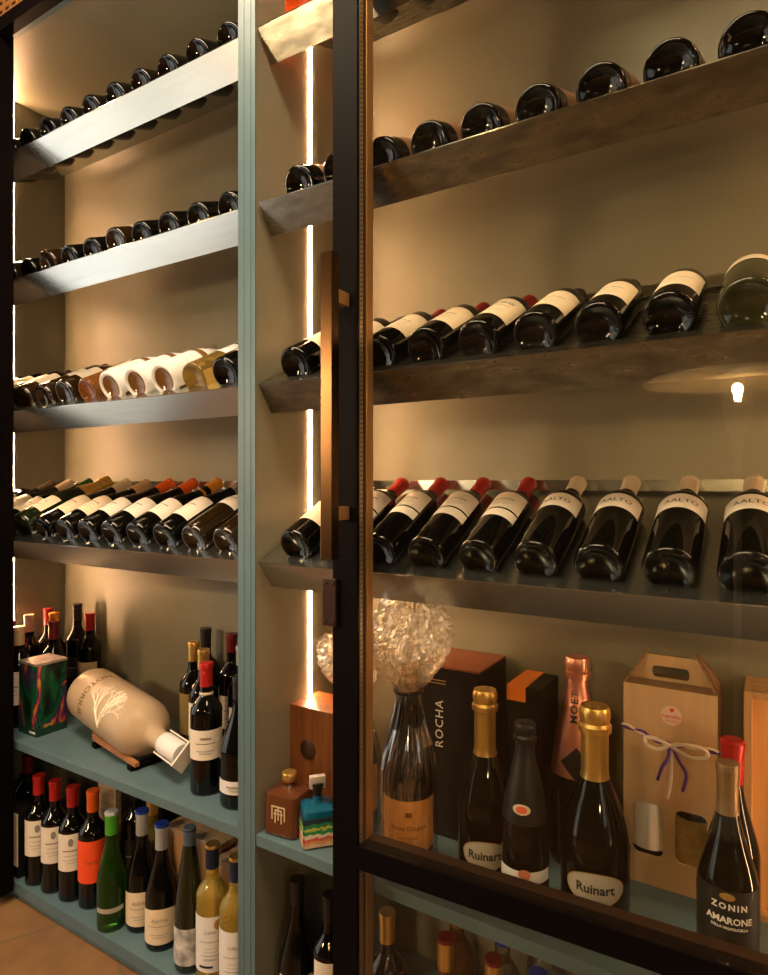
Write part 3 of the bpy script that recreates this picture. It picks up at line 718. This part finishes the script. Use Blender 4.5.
# ------------------------------------------------------------------ boxes of the right bay shelf
gb = empty('gift_box', (-.592, 1.262, Z(H5))); tag(gb, 'tall black gift box with copper top and vertical white name', 'box')
obj('box_body', box(-.060, .074, -.062, .088, 0, .352, .0015), BOXB, gb)
obj('lid', box(-.060, .074, -.062, .088, .3525, .356, .0008), BOXT, gb)
me = text_mesh('ROCHA', .026, 1.15); map_mesh(me, lambda c: Vector((-.014-c.y, -.0632, .235+c.x))); obj('lettering', me, INKW, gb)
bm = bmesh.new(); box_into(bm, -.050, .000, -.0634, -.0628, .325, .3265); box_into(bm, -.050, .000, -.0634, -.0628, .319, .3202); obj('printed_lines', bm, INKGO, gb)
g2 = empty('gift_box', (-.431, 1.278, Z(H5))); tag(g2, 'narrow black gift box with an orange top corner', 'box')
obj('box_body', box(-.034, .034, -.058, .060, 0, .334, .0015), BOXB, g2)
bm = bmesh.new(); box_into(bm, -.0345, .004, -.0586, .0600, .3342, .3362); box_into(bm, -.0345, .004, -.0592, -.0582, .306, .3355)
obj('corner_band', bm, BOXO, g2)
# champagne bottles
GC = 'champagne bottles standing on the right bay shelf'
def ruinart(H, Rd, lz):
    b = K('bulb', H, Rd, DG, GOLD, .118, None, capkind='cage', name='champagne_bottle')
    P = prof('bulb', H, Rd)
    lb = obj('label', oval_patch(P, lz, 48, .025, 0, .0008, 40, 10), LABT, b, 60)
    obj('lettering', wrap_text(P, 'Ruinart', .021, lz, 0, .0013, 1, .0006), INK, lb)
    obj('label_rim', oval_patch(P, lz, 50.5, .0265, 0, .0004, 40, 10), INKGO, b, 60)
    return b
stand(ruinart(.354, .0500, .070), -.4675, 1.112, H5, 22, 'gold topped round champagne bottle beside the narrow black gift box', GC)
stand(ruinart(.362, .0565, .084), -.2660, 1.106, H5, 14, 'largest gold topped round champagne bottle, in front of the pink foiled one', GC)
bc = K('champagne', .326, .041, DG, BLK, .160, (.072,.092,70), LABW, None, capkind='cage', name='champagne_bottle')
Pb = prof('champagne', .326, .041)
o = obj('neck_medallion', oval_patch(Pb, .192, 24, .0085, -8, .0022), CREAM, bc); obj('medallion_centre', oval_patch(Pb, .192, 15, .0055, -8, .0028), mat('medal_red', (.6,.10,.04), .4), o)
obj('seal', oval_patch(Pb, .088, 14, .008, 0, .0014), mat('seal_copper', (.55,.18,.09), .4), [c for c in children(bc) if c.name.startswith('label')][0])
stand(bc, -.3735, 1.064, H5, 18, 'black foiled champagne bottle with a small red neck medallion', GC)
mo = K('champagne', .396, .052, DGG, PINK, .165, None, capkind='cage', name='champagne_bottle')
Pm = prof('champagne', .396, .052)
obj('lettering', wrap_text(Pm, 'MOET', .020, .305, -8, .0022, 1.15, .0004, vertical=True), INK, mo)
lb = obj('shoulder_label', patch(Pm, .175, .232, -75, 75, .0010, 8, 24), PINK, mo, 50)
bm = bmesh.new()
def ppt(a, z, off): r = rad_at(Pm, z)+off; return bm.verts.new((r*math.sin(R(a)), -r*math.cos(R(a)), z))
for i in range(16):
    a0, a1 = -36+72*i/16, -36+72*(i+1)/16; f = lambda a: .030*(1-abs(a)/36)
    bm.faces.new((ppt(a0, .204-f(a0)-.0001, .0018), ppt(a1, .204-f(a1)-.0001, .0018), ppt(a1, .204+f(a1), .0020), ppt(a0, .204+f(a0), .0020)))
obj('diamond', bm, BLK, lb)
stand(mo, -.339, 1.272, H5, 12, 'tall pink foiled champagne bottle at the back of the shelf', GC)
# front right bottles
am = K('burgundy', .309, .0425, DG, cap('bronze', (.26,.16,.07), .4, .5), .075, (.030,.135,85), LABD, None, capkind='foil')
Pa = prof('burgundy', .309, .0425); lb = [c for c in children(am) if c.name.startswith('label')][0]
obj('lettering', wrap_text(Pa, 'ZONIN', .0125, .112, 4, .0013, 1.35, .0004), INKW, lb)
obj('lettering', wrap_text(Pa, 'AMARONE', .0135, .092, 4, .0013, 1.0, .0004), INKW, lb)
obj('lettering', wrap_text(Pa, 'DELLA VALPOLICELLA', .0052, .081, 4, .0013, 1.0, .0002), INKW, lb)
obj('crest', oval_patch(Pa, .127, 14, .0055, 0, .0013, 16, 3), INKGO, lb)
stand(am, -.068, 1.112, H5, 3, 'dark bottle with bronze capsule and black label by the glass', 'bottles at the right end of the shelf')
stand(K('burgundy', .315, .040, DG, RED, .07, (.04,.12,60), LABD, capkind='wax'), -.066, 1.199, H5, 3, 'red wax capped bottle behind the black label bottle', 'bottles at the right end of the shelf')
# carton carrier
cc = empty('bottle_carrier', (-.1705, 1.255, Z(H5)+.0005)); tag(cc, 'kraft cardboard two bottle carrier with die cut handle and purple twine bow', 'box')
hw, dp, bh, th = .0785, .090, .366, .0025
win = [rrect(-.062, -.010, .055, .150, .012), rrect(.010, .062, .055, .150, .012)]
fp = plate2d([(-hw,0),(hw,0),(hw,bh),(-hw,bh)], win, th); map_mesh(fp, lambda c: Vector((c.x, -c.z+th/2, c.y))); obj('front_panel', fp, CARD, cc)
obj('back_panel', box(-hw, hw, dp-th, dp, 0, bh), CARD, cc)
for s in (-1, 1): obj('side_panel', box(s*hw-(th if s > 0 else 0), s*hw+(0 if s > 0 else th), th+.0002, dp-th-.0002, 0, bh), CARD, cc)
obj('base_panel', box(-hw+th, hw-th, th, dp-th, 0, th), CARD, cc)
# handle panel with its slot, gable flaps
hp = plate2d([(-hw+.002,0),(hw-.002,0),(hw-.030,.042),(hw-.034,.050),(-hw+.034,.050),(-hw+.030,.042)], [rrect(-.034, .030, .009, .030, .007)], .004)
hpo = map_mesh(hp, lambda c: Vector((c.x, .038-c.z, bh+c.y))); obj('handle_panel', hpo, CARD, cc)
for s, y0 in ((1, .0), (-1, dp)):
    bm = bmesh.new(); ya, yb = y0, .038+(-.003 if s > 0 else .003)
    pts = [(-hw, ya, bh), (hw, ya, bh), (hw-.002, yb, bh+.003), (-hw+.002, yb, bh+.003)]
    bm.faces.new([bm.verts.new(p) for p in pts]); bmesh.ops.solidify(bm, geom=bm.faces[:], thickness=.002); obj('roof_panel', bm, CARD, cc)
for s in (-1, 1):
    bm = bmesh.new()
    for (A_, B_) in (((s*hw, .004, bh), (s*(hw-.034), .036, bh+.056)), ((s*hw, dp-.004, bh), (s*(hw-.034), .044, bh+.056))):
        a, b = Vector(A_), Vector(B_); u = Vector((-s*.004, 0, .0)); w = Vector((0, .012, .002))
        vs = [bm.verts.new(p+q1+q2) for p in (a, b) for q1 in (u*0, u) for q2 in (w*0, w)]
        for f in ((0,1,3,2),(4,6,7,5),(0,4,5,1),(2,3,7,6),(0,2,6,4),(1,5,7,3)): bm.faces.new([vs[i] for i in f])
    bmesh.ops.recalc_face_normals(bm, faces=bm.faces[:]); fl_ = obj('side_flap', bm, CARDE, cc)
    bm = bmesh.new(); bm.faces.new([bm.verts.new(p) for p in ((s*(hw-.001), .008, bh+.002), (s*(hw-.001), dp-.008, bh+.002), (s*(hw-.034), .046, bh+.054), (s*(hw-.034), .036, bh+.054))]); bmesh.ops.solidify(bm, geom=bm.faces[:], thickness=.002); obj('flap_panel', bm, CARD, fl_)
# bottles seen through its windows
c1 = K('bordeaux', .30, .036, DG, BLK, .05, (.055,.145,80), LABW, None); c1.location = (-.1705-.038, 1.302, Z(H5)+.0035); tag(c1, 'bottle with white label behind the left window of the cardboard carrier', 'bottle', 'bottles inside the cardboard carrier')
c2 = K('bordeaux', .30, .036, DG, BLK, .05, (.045,.128,80), mat('label_map', (.50,.34,.13), .6, noise_amt=.35, nscale=50), None); c2.location = (-.1705+.038, 1.302, Z(H5)+.0035); tag(c2, 'bottle with mottled tan label behind the right window of the cardboard carrier', 'bottle', 'bottles inside the cardboard carrier')
# sticker
bm = lathe([(0,0),(.0175,0),(.0175,.0005),(0,.0005)], 32); bmesh.ops.rotate(bm, verts=bm.verts, matrix=Matrix.Rotation(R(90), 3, 'X')); bmesh.ops.translate(bm, verts=bm.verts, vec=(.004, -.0002, .318))
st = obj('round_sticker', bm, mat('sticker_pale', (.68,.48,.38), .5), cc)
me = text_mesh('Segredos', .0085, 1, bold=.0001); map_mesh(me, lambda c: Vector((.004+c.x, -.0012, .317+c.y))); obj('lettering', me, INKR, st)
me = text_mesh('de Amor', .0060, 1); map_mesh(me, lambda c: Vector((.004+c.x, -.0012, .309+c.y))); obj('lettering', me, INKR, st)
ht = [(.0055*.0625*16*math.sin(t)**3*.9, .0055*.0625*(13*math.cos(t)-5*math.cos(2*t)-2*math.cos(3*t)-math.cos(4*t))) for t in [2*PI*i/24 for i in range(24)]]
bm = bmesh.new(); bm.faces.new([bm.verts.new((.005+x*.8, -.0012, .3285+y*.8)) for x, y in ht]); obj('heart', bm, INKR, st)
# twine
WH = mat('twine_white', (.72,.60,.50), .8, bump=.5, nscale=300); PU = mat('twine_purple', (.10,.03,.28), .7, bump=.5, nscale=300)
def twist(base, off, r, ph):
    pts = spline(base, 8); out = []
    for i, p in enumerate(pts): a = ph+i*.55; out.append(p+Vector((off*math.cos(a)*.5, -abs(off)*.4, off*math.sin(a))))
    return tube(out, r, 6)
wrapb = [(-hw-.003, -.003, .288), (-.045, -.004, .280), (-.012, -.006, .270), (.008, -.008, .270), (.04, -.005, .272), (hw+.003, -.003, .270)]
tw = obj('twine', twist(wrapb, .0028, .0026, 0), WH, cc, 60); obj('purple_twine', twist(wrapb, .0028, .0026, PI), PU, cc, 60)
loops = [[(.004,-.010,.268),(-.018,-.014,.276),(-.038,-.015,.276),(-.034,-.014,.262),(-.016,-.013,.258),(.004,-.012,.268)],
         [(.004,-.012,.268),(.028,-.016,.276),(.058,-.018,.276),(.064,-.018,.264),(.040,-.017,.256),(.018,-.014,.262),(.004,-.012,.268)]]
for l in loops: obj('bow_loop', tube(spline(l, 8), .0036, 6), WH, tw, 60)
for l, m in (([(.004,-.012,.268),(.000,-.014,.245),(-.010,-.012,.225),(-.018,-.008,.200)], PU), ([(.006,-.012,.268),(.018,-.014,.245),(.030,-.012,.222),(.024,-.008,.190)], PU), ([(.004,-.010,.268),(.006,-.012,.24),(.004,-.010,.20),(-.002,-.008,.17)], WH)):
    obj('bow_tail', tube(spline(l, 8), .0030, 6), m, tw, 60)
# pine box at the right edge
pbx = empty('pine_box', (.016, 1.300, Z(H5))); tag(pbx, 'upright pine wine box with recessed lid at the right edge', 'box')
for a, b in ((-.068, -.056), (.056, .068)): obj('side_wall', box(a, b, -.052, .052, 0, .385, .001), PINE, pbx)
obj('end_board', box(-.0559, .0559, -.050, .050, .373, .385, .001), PINE, pbx); obj('end_board', box(-.0559, .0559, -.050, .050, 0, .012, .001), PINE, pbx)
obj('back_board', box(-.0559, .0559, .044, .051, .0121, .3729), PINE, pbx)
obj('sliding_lid', box(-.0559, .0559, -.036, -.030, .0121, .3729), PINEL, pbx)
# ------------------------------------------------------------------ bottom shelf of the right bay
GB = 'bottles standing on the bottom shelf of the right bay'
stand(K('burgundy', .30, .041, DG, BLK, .05, (.045,.12,60), LAB, 'lines', text='Caraia', tsize=.012, tcol=INKG), -.872, 1.056, HB, 40, 'dark bottle with white label, first from the divider on bottom shelf', GB)
stand(K('bordeaux', .30, .037, DG, BLK, .05, (.05,.185,60), LAB, 'lines'), -.782, 1.052, HB, 38, 'dark bottle beside the door stile, second from the divider on bottom shelf', GB)
stand(K('bordeaux', .300, .037, DG, GOLD, .055, (.05,.14,60), LABD), -.655, 1.068, HB, 32, 'gold capped dark bottle nearest the stile under the transom', GB)
stand(K('bordeaux', .300, .037, AMBERD, (GOLD, WINE), .055, (.05,.14,60), LABD, capkind='screw'), -.526, 1.066, HB, 28, 'gold screw cap bottle with dark red top, second under the transom', GB)
stand(K('bordeaux', .300, .037, DG, (GOLD, WINE), .055, (.05,.14,60), LABD, capkind='screw'), -.430, 1.062, HB, 24, 'gold screw cap bottle with dark red top, third under the transom', GB)
stand(K('bordeaux', .300, .036, CLR, BLUE, .045, (.05,.14,60), LABC), -.455, 1.168, HB, 24, 'blue capped clear bottle standing behind the gold screw cap ones', GB)
stand(K('bordeaux', .300, .037, YEL, BLUE, .040, (.05,.14,60), LABC), -.352, 1.070, HB, 20, 'blue capped yellow bottle near the bottom edge of the picture', GB)
stand(K('bordeaux', .305, .037, YEL, GOLD, .055, (.05,.14,60), LABC), -.298, 1.140, HB, 18, 'gold capped yellow bottle, rightmost under the transom', GB)
cl = K('bordeaux', .315, .038, CLR, CLR, .03, None)
Pc = prof('bordeaux', .315, .038); obj('lettering', wrap_text(Pc, 'AZAA', .035, .180, 0, .0012, 1.1, .0005), INKW, cl)
stand(cl, -.388, 1.230, HB, 22, 'clear glass bottle with large white letters at the back', GB)
stand(K('bordeaux', .30, .037, AMBERD, GOLD, .05, (.05,.14,60), LABC), -.555, 1.175, HB, 26, 'amber bottle at the back between the gold capped ones', GB)
# ------------------------------------------------------------------ door with its glass
DA = R(2.6); DY = .940
d0 = Vector((px(333, DY), DY, 0))
door = empty('door_1', d0, (0,0,DA)); door['kind'] = 'structure'
DW = (XR+.02-d0.x)/math.cos(DA); DT = .052
sw = .052
def dpart(name, bm, m, parent=door, smooth=None): return obj(name, bm, m, parent, smooth)
dpart('stile', box(0, sw, 0, DT, .03, 2.42, .001), BLACK)
dpart('stile', box(DW-sw, DW, 0, DT, .03, 2.42, .001), BLACK)
TZ0, TZ1 = Z(-.688), Z(-.647)
dpart('transom', box(sw, DW-sw, 0, DT, TZ0, TZ1, .001), BLACK)
dpart('rail', box(sw, DW-sw, 0, DT, 2.36, 2.42, .001), BLACK); dpart('rail', box(sw, DW-sw, 0, DT, .03, .10, .001), BLACK)
GL = clear_mat('door_glass', (.96,.97,.95), -.021, .0, 1.5)
for z0, z1 in ((TZ1, 2.36), (.10, TZ0)):
    dpart('glass_pane', box(sw+.0005, DW-sw-.0005, .003, .007, z0+.0005, z1-.0005), GL)
    # perforated spacer bar behind the pane edge, dark gasket and bronze bead
    sb = bmesh.new(); box_into(sb, sw+.0001, sw+.0012, .0085, .0185, z0+.002, z1-.002)
    so = dpart('spacer_bar', sb, SPACER)
    n = int((z1-z0)/.0085); hb = bmesh.new()
    for i in range(n):
        z = z0+.006+i*.0085
        vs = [hb.verts.new((sw+.00135, y, z+zz)) for y, zz in ((.0095,0),(.0175,.0022),(.0175,.0042),(.0095,.0020))]
        hb.faces.new(vs)
    obj('perforations', hb, mat('perforation', (.10,.05,.02), .6), so)
    gb_ = bmesh.new(); box_into(gb_, sw+.0001, sw+.002, .0186, .0270, z0, z1); dpart('gasket', gb_, GASKET)
    bd = bmesh.new(); box_into(bd, sw+.0001, sw+.0045, .0275, .0500, z0, z1, .0015); dpart('bead', bd, BRONZE)
    bd = bmesh.new(); box_into(bd, sw+.0046, DW-sw, .0275, .0500, z0+.0001 if z0 > .5 else z1-.0045, z0+.002 if z0 > .5 else z1-.0001, .001); dpart('bead', bd, DBRONZE)
# handle bar
hx0, hx1 = .016, .040
hd = obj('handle', box(hx0, hx1, -.062, -.040, Z(-.130), Z(.400), .0012), mat('handle_bronze', (.13,.07,.03), .25, 1), door)
for zz in (Z(.330), Z(-.052)):
    obj('handle_mount', box(hx0+.004, hx1-.004, -.040, .0, zz-.012, zz+.012, .001), BRONZE, hd)
lp = obj('latch_plate', box(-.016, .012, -.009, -.0005, Z(-.258), Z(-.172), .001), DBRONZE, door)
for zz in (Z(-.180), Z(-.250)):
    for xx in (-.010, .006):
        bm = lathe([(0,0),(.0032,0),(.0028,.0018),(0,.0022)], 14); bmesh.ops.rotate(bm, verts=bm.verts, matrix=Matrix.Rotation(R(90), 3, 'X')); bmesh.ops.translate(bm, verts=bm.verts, vec=(xx, -.009, zz)); obj('screw', bm, DBRONZE, lp)
# closed leaf at the left edge, only its stile shows
struct('door_2', box(px(14, .99)-.35, px(14, .99), .94, .99, .03, 2.50, .001), BLACK)
struct('trim_1', box(px(14, .99)+.0005, XR+.05, .945, .975, Z(1.262), Z(1.300), .001), BLACK)
vg = plate2d([(-2.6, 0), (-1.2, 0), (-1.2, .16), (-2.6, .16)], [[(x, z), (x+.022, z), (x+.022, z+.010), (x, z+.010)] for z in (.02,.045,.07,.095,.12) for x in [-2.35+.034*i for i in range(26)]], .003)
map_mesh(vg, lambda c: Vector((c.x, .958-c.z, Z(1.3005)+c.y)))
o = obj('vent_grille', vg, mat('vent_copper', (.42,.18,.05), .45, .5)); tag(o, 'copper coloured slotted vent grille above the black header', 'vent')
# ------------------------------------------------------------------ room
FL = bpy.data.materials.new('terracotta_tiles'); FL.use_nodes = True; nt = FL.node_tree; b = nt.nodes['Principled BSDF']; b.inputs['Roughness'].default_value = .4
tc = nt.nodes.new('ShaderNodeTexCoord'); mp = nt.nodes.new('ShaderNodeMapping'); mp.inputs['Rotation'].default_value = (0,0,R(28)); mp.inputs['Location'].default_value = (.13,.07,0)
bt = nt.nodes.new('ShaderNodeTexBrick'); bt.offset = 0; bt.inputs['Scale'].default_value = 1; bt.inputs['Brick Width'].default_value = .30; bt.inputs['Row Height'].default_value = .30; bt.inputs['Mortar Size'].default_value = .006
bt.inputs['Color1'].default_value = (.24,.125,.052,1); bt.inputs['Color2'].default_value = (.18,.088,.034,1); bt.inputs['Mortar'].default_value = (.16,.10,.05,1)
nz = nt.nodes.new('ShaderNodeTexNoise'); nz.inputs['Scale'].default_value = 9; mx = nt.nodes.new('ShaderNodeMix'); mx.data_type = 'RGBA'; mx.blend_type = 'MULTIPLY'; mx.inputs[0].default_value = .5
rp = nt.nodes.new('ShaderNodeValToRGB'); rp.color_ramp.elements[0].color = (.45,.4,.35,1); rp.color_ramp.elements[0].position = .3; rp.color_ramp.elements[1].position = .6
nt.links.new(tc.outputs['Object'], mp.inputs[0]); nt.links.new(mp.outputs[0], bt.inputs[0]); nt.links.new(tc.outputs['Object'], nz.inputs[0]); nt.links.new(nz.outputs[0], rp.inputs[0])
nt.links.new(bt.outputs[0], mx.inputs[6]); nt.links.new(rp.outputs[0], mx.inputs[7]); nt.links.new(mx.outputs[2], b.inputs['Base Color'])
RX0, RX1, RY0, RZ = -2.95, 2.6, -3.4, 2.85
struct('floor', box(RX0, RX1, RY0, YB+.02, -.04, 0), FL)
WALLM = mat('room_plaster', (.06,.04,.028), .8, noise_amt=.1, nscale=3)
struct('ceiling', box(RX0, RX1, RY0, .98, RZ, RZ+.04), WALLM)
struct('wall_front', box(RX0, XL-.03, .94+.06, 1.05, 0, RZ), WALLM)
struct('wall_cabinet_side', box(XR+.06, RX1, 1.0, 1.05, 0, RZ), WALLM)
struct('wall_above', box(XL-.03, XR+.06, 1.0, 1.05, Z(HC)+.031, RZ), WALLM)
# unseen glowing windows added for steel and bottle reflections, outside what the door glass mirrors
WIN_GLOW = mat('window_daylight', (.8,.9,1), .5, emit=(.86,.93,1.0), es=1)
nt = WIN_GLOW.node_tree; tc = nt.nodes.new('ShaderNodeTexCoord'); mp = nt.nodes.new('ShaderNodeMapping'); mp.inputs['Scale'].default_value = (1,1,.35)
nz = nt.nodes.new('ShaderNodeTexNoise'); nz.inputs['Scale'].default_value = 2.6; nz.inputs['Detail'].default_value = 2; mr = nt.nodes.new('ShaderNodeMapRange')
mr.inputs[1].default_value = .38; mr.inputs[2].default_value = .64; mr.inputs[3].default_value = .12; mr.inputs[4].default_value = 1.15
nt.links.new(tc.outputs['Object'], mp.inputs[0]); nt.links.new(mp.outputs[0], nz.inputs[0]); nt.links.new(nz.outputs[0], mr.inputs[0]); nt.links.new(mr.outputs[0], nt.nodes['Principled BSDF'].inputs['Emission Strength'])
def side_wall(nm, x, wins, th=.12):
    me = plate2d([(RY0, 0), (.98, 0), (.98, RZ), (RY0, RZ)], [[(a, b_), (c, b_), (c, d), (a, d)] for a, b_, c, d in wins], th)
    map_mesh(me, lambda c: Vector((x+c.z, c.x, c.y))); return struct(nm, me, WALLM)
LW = [(-1.3, .04, .80, 2.3)]; RW = [(-1.6, .9, -.5, 2.2)]
side_wall('wall_left', RX0-.06, LW); side_wall('wall_right', RX1+.06, RW)
struct('wall_back', box(RX0, RX1, RY0-.05, RY0, 0, RZ), WALLM)
for i, (x, s_, (y0, z0, y1, z1)) in enumerate(((RX0, -1, LW[0]), (RX1, 1, RW[0]))):
    bm = bmesh.new(); xx = x+s_*.10; box_into(bm, xx-.003, xx+.003, y0, y1, z0, z1); w = struct('window_%d' % (i+1), bm, WIN_GLOW)  # glowing pane added out of view
    fr = bmesh.new(); xf = x+s_*.06
    n = 3
    for k in range(n+1): a = y0+(y1-y0-.05)*k/n; box_into(fr, xf-.02, xf+.02, a, a+.05, z0, z1)
    for a in (z0, (z0+z1)/2, z1-.05): box_into(fr, xf-.019, xf+.019, y0, y1, a, a+.05)
    obj('window_frame', fr, mat('frame_dark', (.05,.04,.03), .5), w)
# ------------------------------------------------------------------ the lamp mirrored in the door glass
vY = 2.55; vt = tpx(738); vP = Vector((vt*vY, vY, 0)); zc = vY*(.850-.527*vt)
lampz = Z((484-391)*zc/F)
nrm = Vector((math.sin(DA), -math.cos(DA), 0)); P0 = Vector((d0.x, d0.y, 0))
rP = vP-2*(vP-P0).dot(nrm)*nrm
lamp = empty('floor_lamp', (rP.x, rP.y, 0)); tag(lamp, 'slender floor lamp with flat disc shade and glass flare, seen mirrored in the door glass', 'lamp')
BR = mat('lamp_metal', (.55,.45,.34), .4, .1)
obj('base', lathe([(0,0),(.15,0),(.15,.012),(.02,.025),(0,.025)], 32), BR, lamp, 40)
obj('pole', lathe([(0,.0255),(.013,.0255),(.013,lampz-.22),(.018,lampz-.20),(0,lampz-.20)], 20), BR, lamp, 40)
obj('socket', lathe([(0,lampz-.199),(.020,lampz-.199),(.022,lampz-.16),(.038,lampz-.12),(.046,lampz-.075),(.052,lampz-.05),(.052,lampz-.040),(0,lampz-.040)], 28), BR, lamp, 40)
obj('glass_flare', lathe([(.050,lampz-.0395),(.074,lampz+.04),(.0725,lampz+.04),(.0485,lampz-.0395)], 32), clear_mat('flare_glass', (.98,.97,.95), .15, .02), lamp, 40)
obj('bulb', lathe([(0,lampz-.0395),(.010,lampz-.038),(.011,lampz-.015),(.017,lampz+.003),(.016,lampz+.018),(.008,lampz+.028),(0,lampz+.030)], 24), mat('bulb_glow', (1,.8,.5), .5, emit=(1,.62,.25), es=1000), lamp, 60)
obj('disc_shade', lathe([(0,lampz+.052),(.29,lampz+.044),(.31,lampz+.036),(.312,lampz+.038),(.29,lampz+.050),(0,lampz+.060)], 56), mat('shade_enamel', (.85,.70,.50), .5), lamp, 40)
obj('shade_rod', lathe([(0,lampz+.0300),(.003,lampz+.0300),(.003,lampz+.0519),(0,lampz+.0519)], 8), BR, lamp)
# added fill lights, all out of view
def area(name, loc, rot, sx, sy, e, col):
    l = bpy.data.lights.new(name, 'AREA'); l.shape = 'RECTANGLE'; l.size = sx; l.size_y = sy; l.energy = e; l.color = col
    o = bpy.data.objects.new(name, l); C.objects.link(o); o.location = loc; o.rotation_euler = rot; return o
area('ceiling_light', (-1.2, .3, RZ-.01), (0,0,0), .9, .5, 20, (1,.76,.50))  # added soft fill from above, brightens the rack labels
area('ceiling_light', (-.25, .30, RZ-.01), (0,0,0), .9, .5, 15, (1,.74,.46))
def bulb(name, loc, e, col, r=.03):
    l = bpy.data.lights.new(name, 'POINT'); l.energy = e; l.color = col; l.shadow_soft_size = r
    o = bpy.data.objects.new(name, l); C.objects.link(o); o.location = loc; return o
bulb('table_light', (-1.75, -.45, 1.42), 18, (1,.68,.38), .06); bulb('table_light', (-2.3, -1.6, 1.85), 28, (1,.68,.38), .06); bulb('table_light', (.95, -.55, 1.20), 9, (1,.68,.38), .05)  # unseen point lights added for bottle highlights and warm fill
W = bpy.data.worlds.new('world'); S.world = W; W.use_nodes = True
W.node_tree.nodes['Background'].inputs[0].default_value = (.8,.88,1,1); W.node_tree.nodes['Background'].inputs[1].default_value = .05
S.view_settings.view_transform = 'Standard'; S.view_settings.look = 'None'; S.view_settings.exposure = 1.08; S.view_settings.gamma = 1
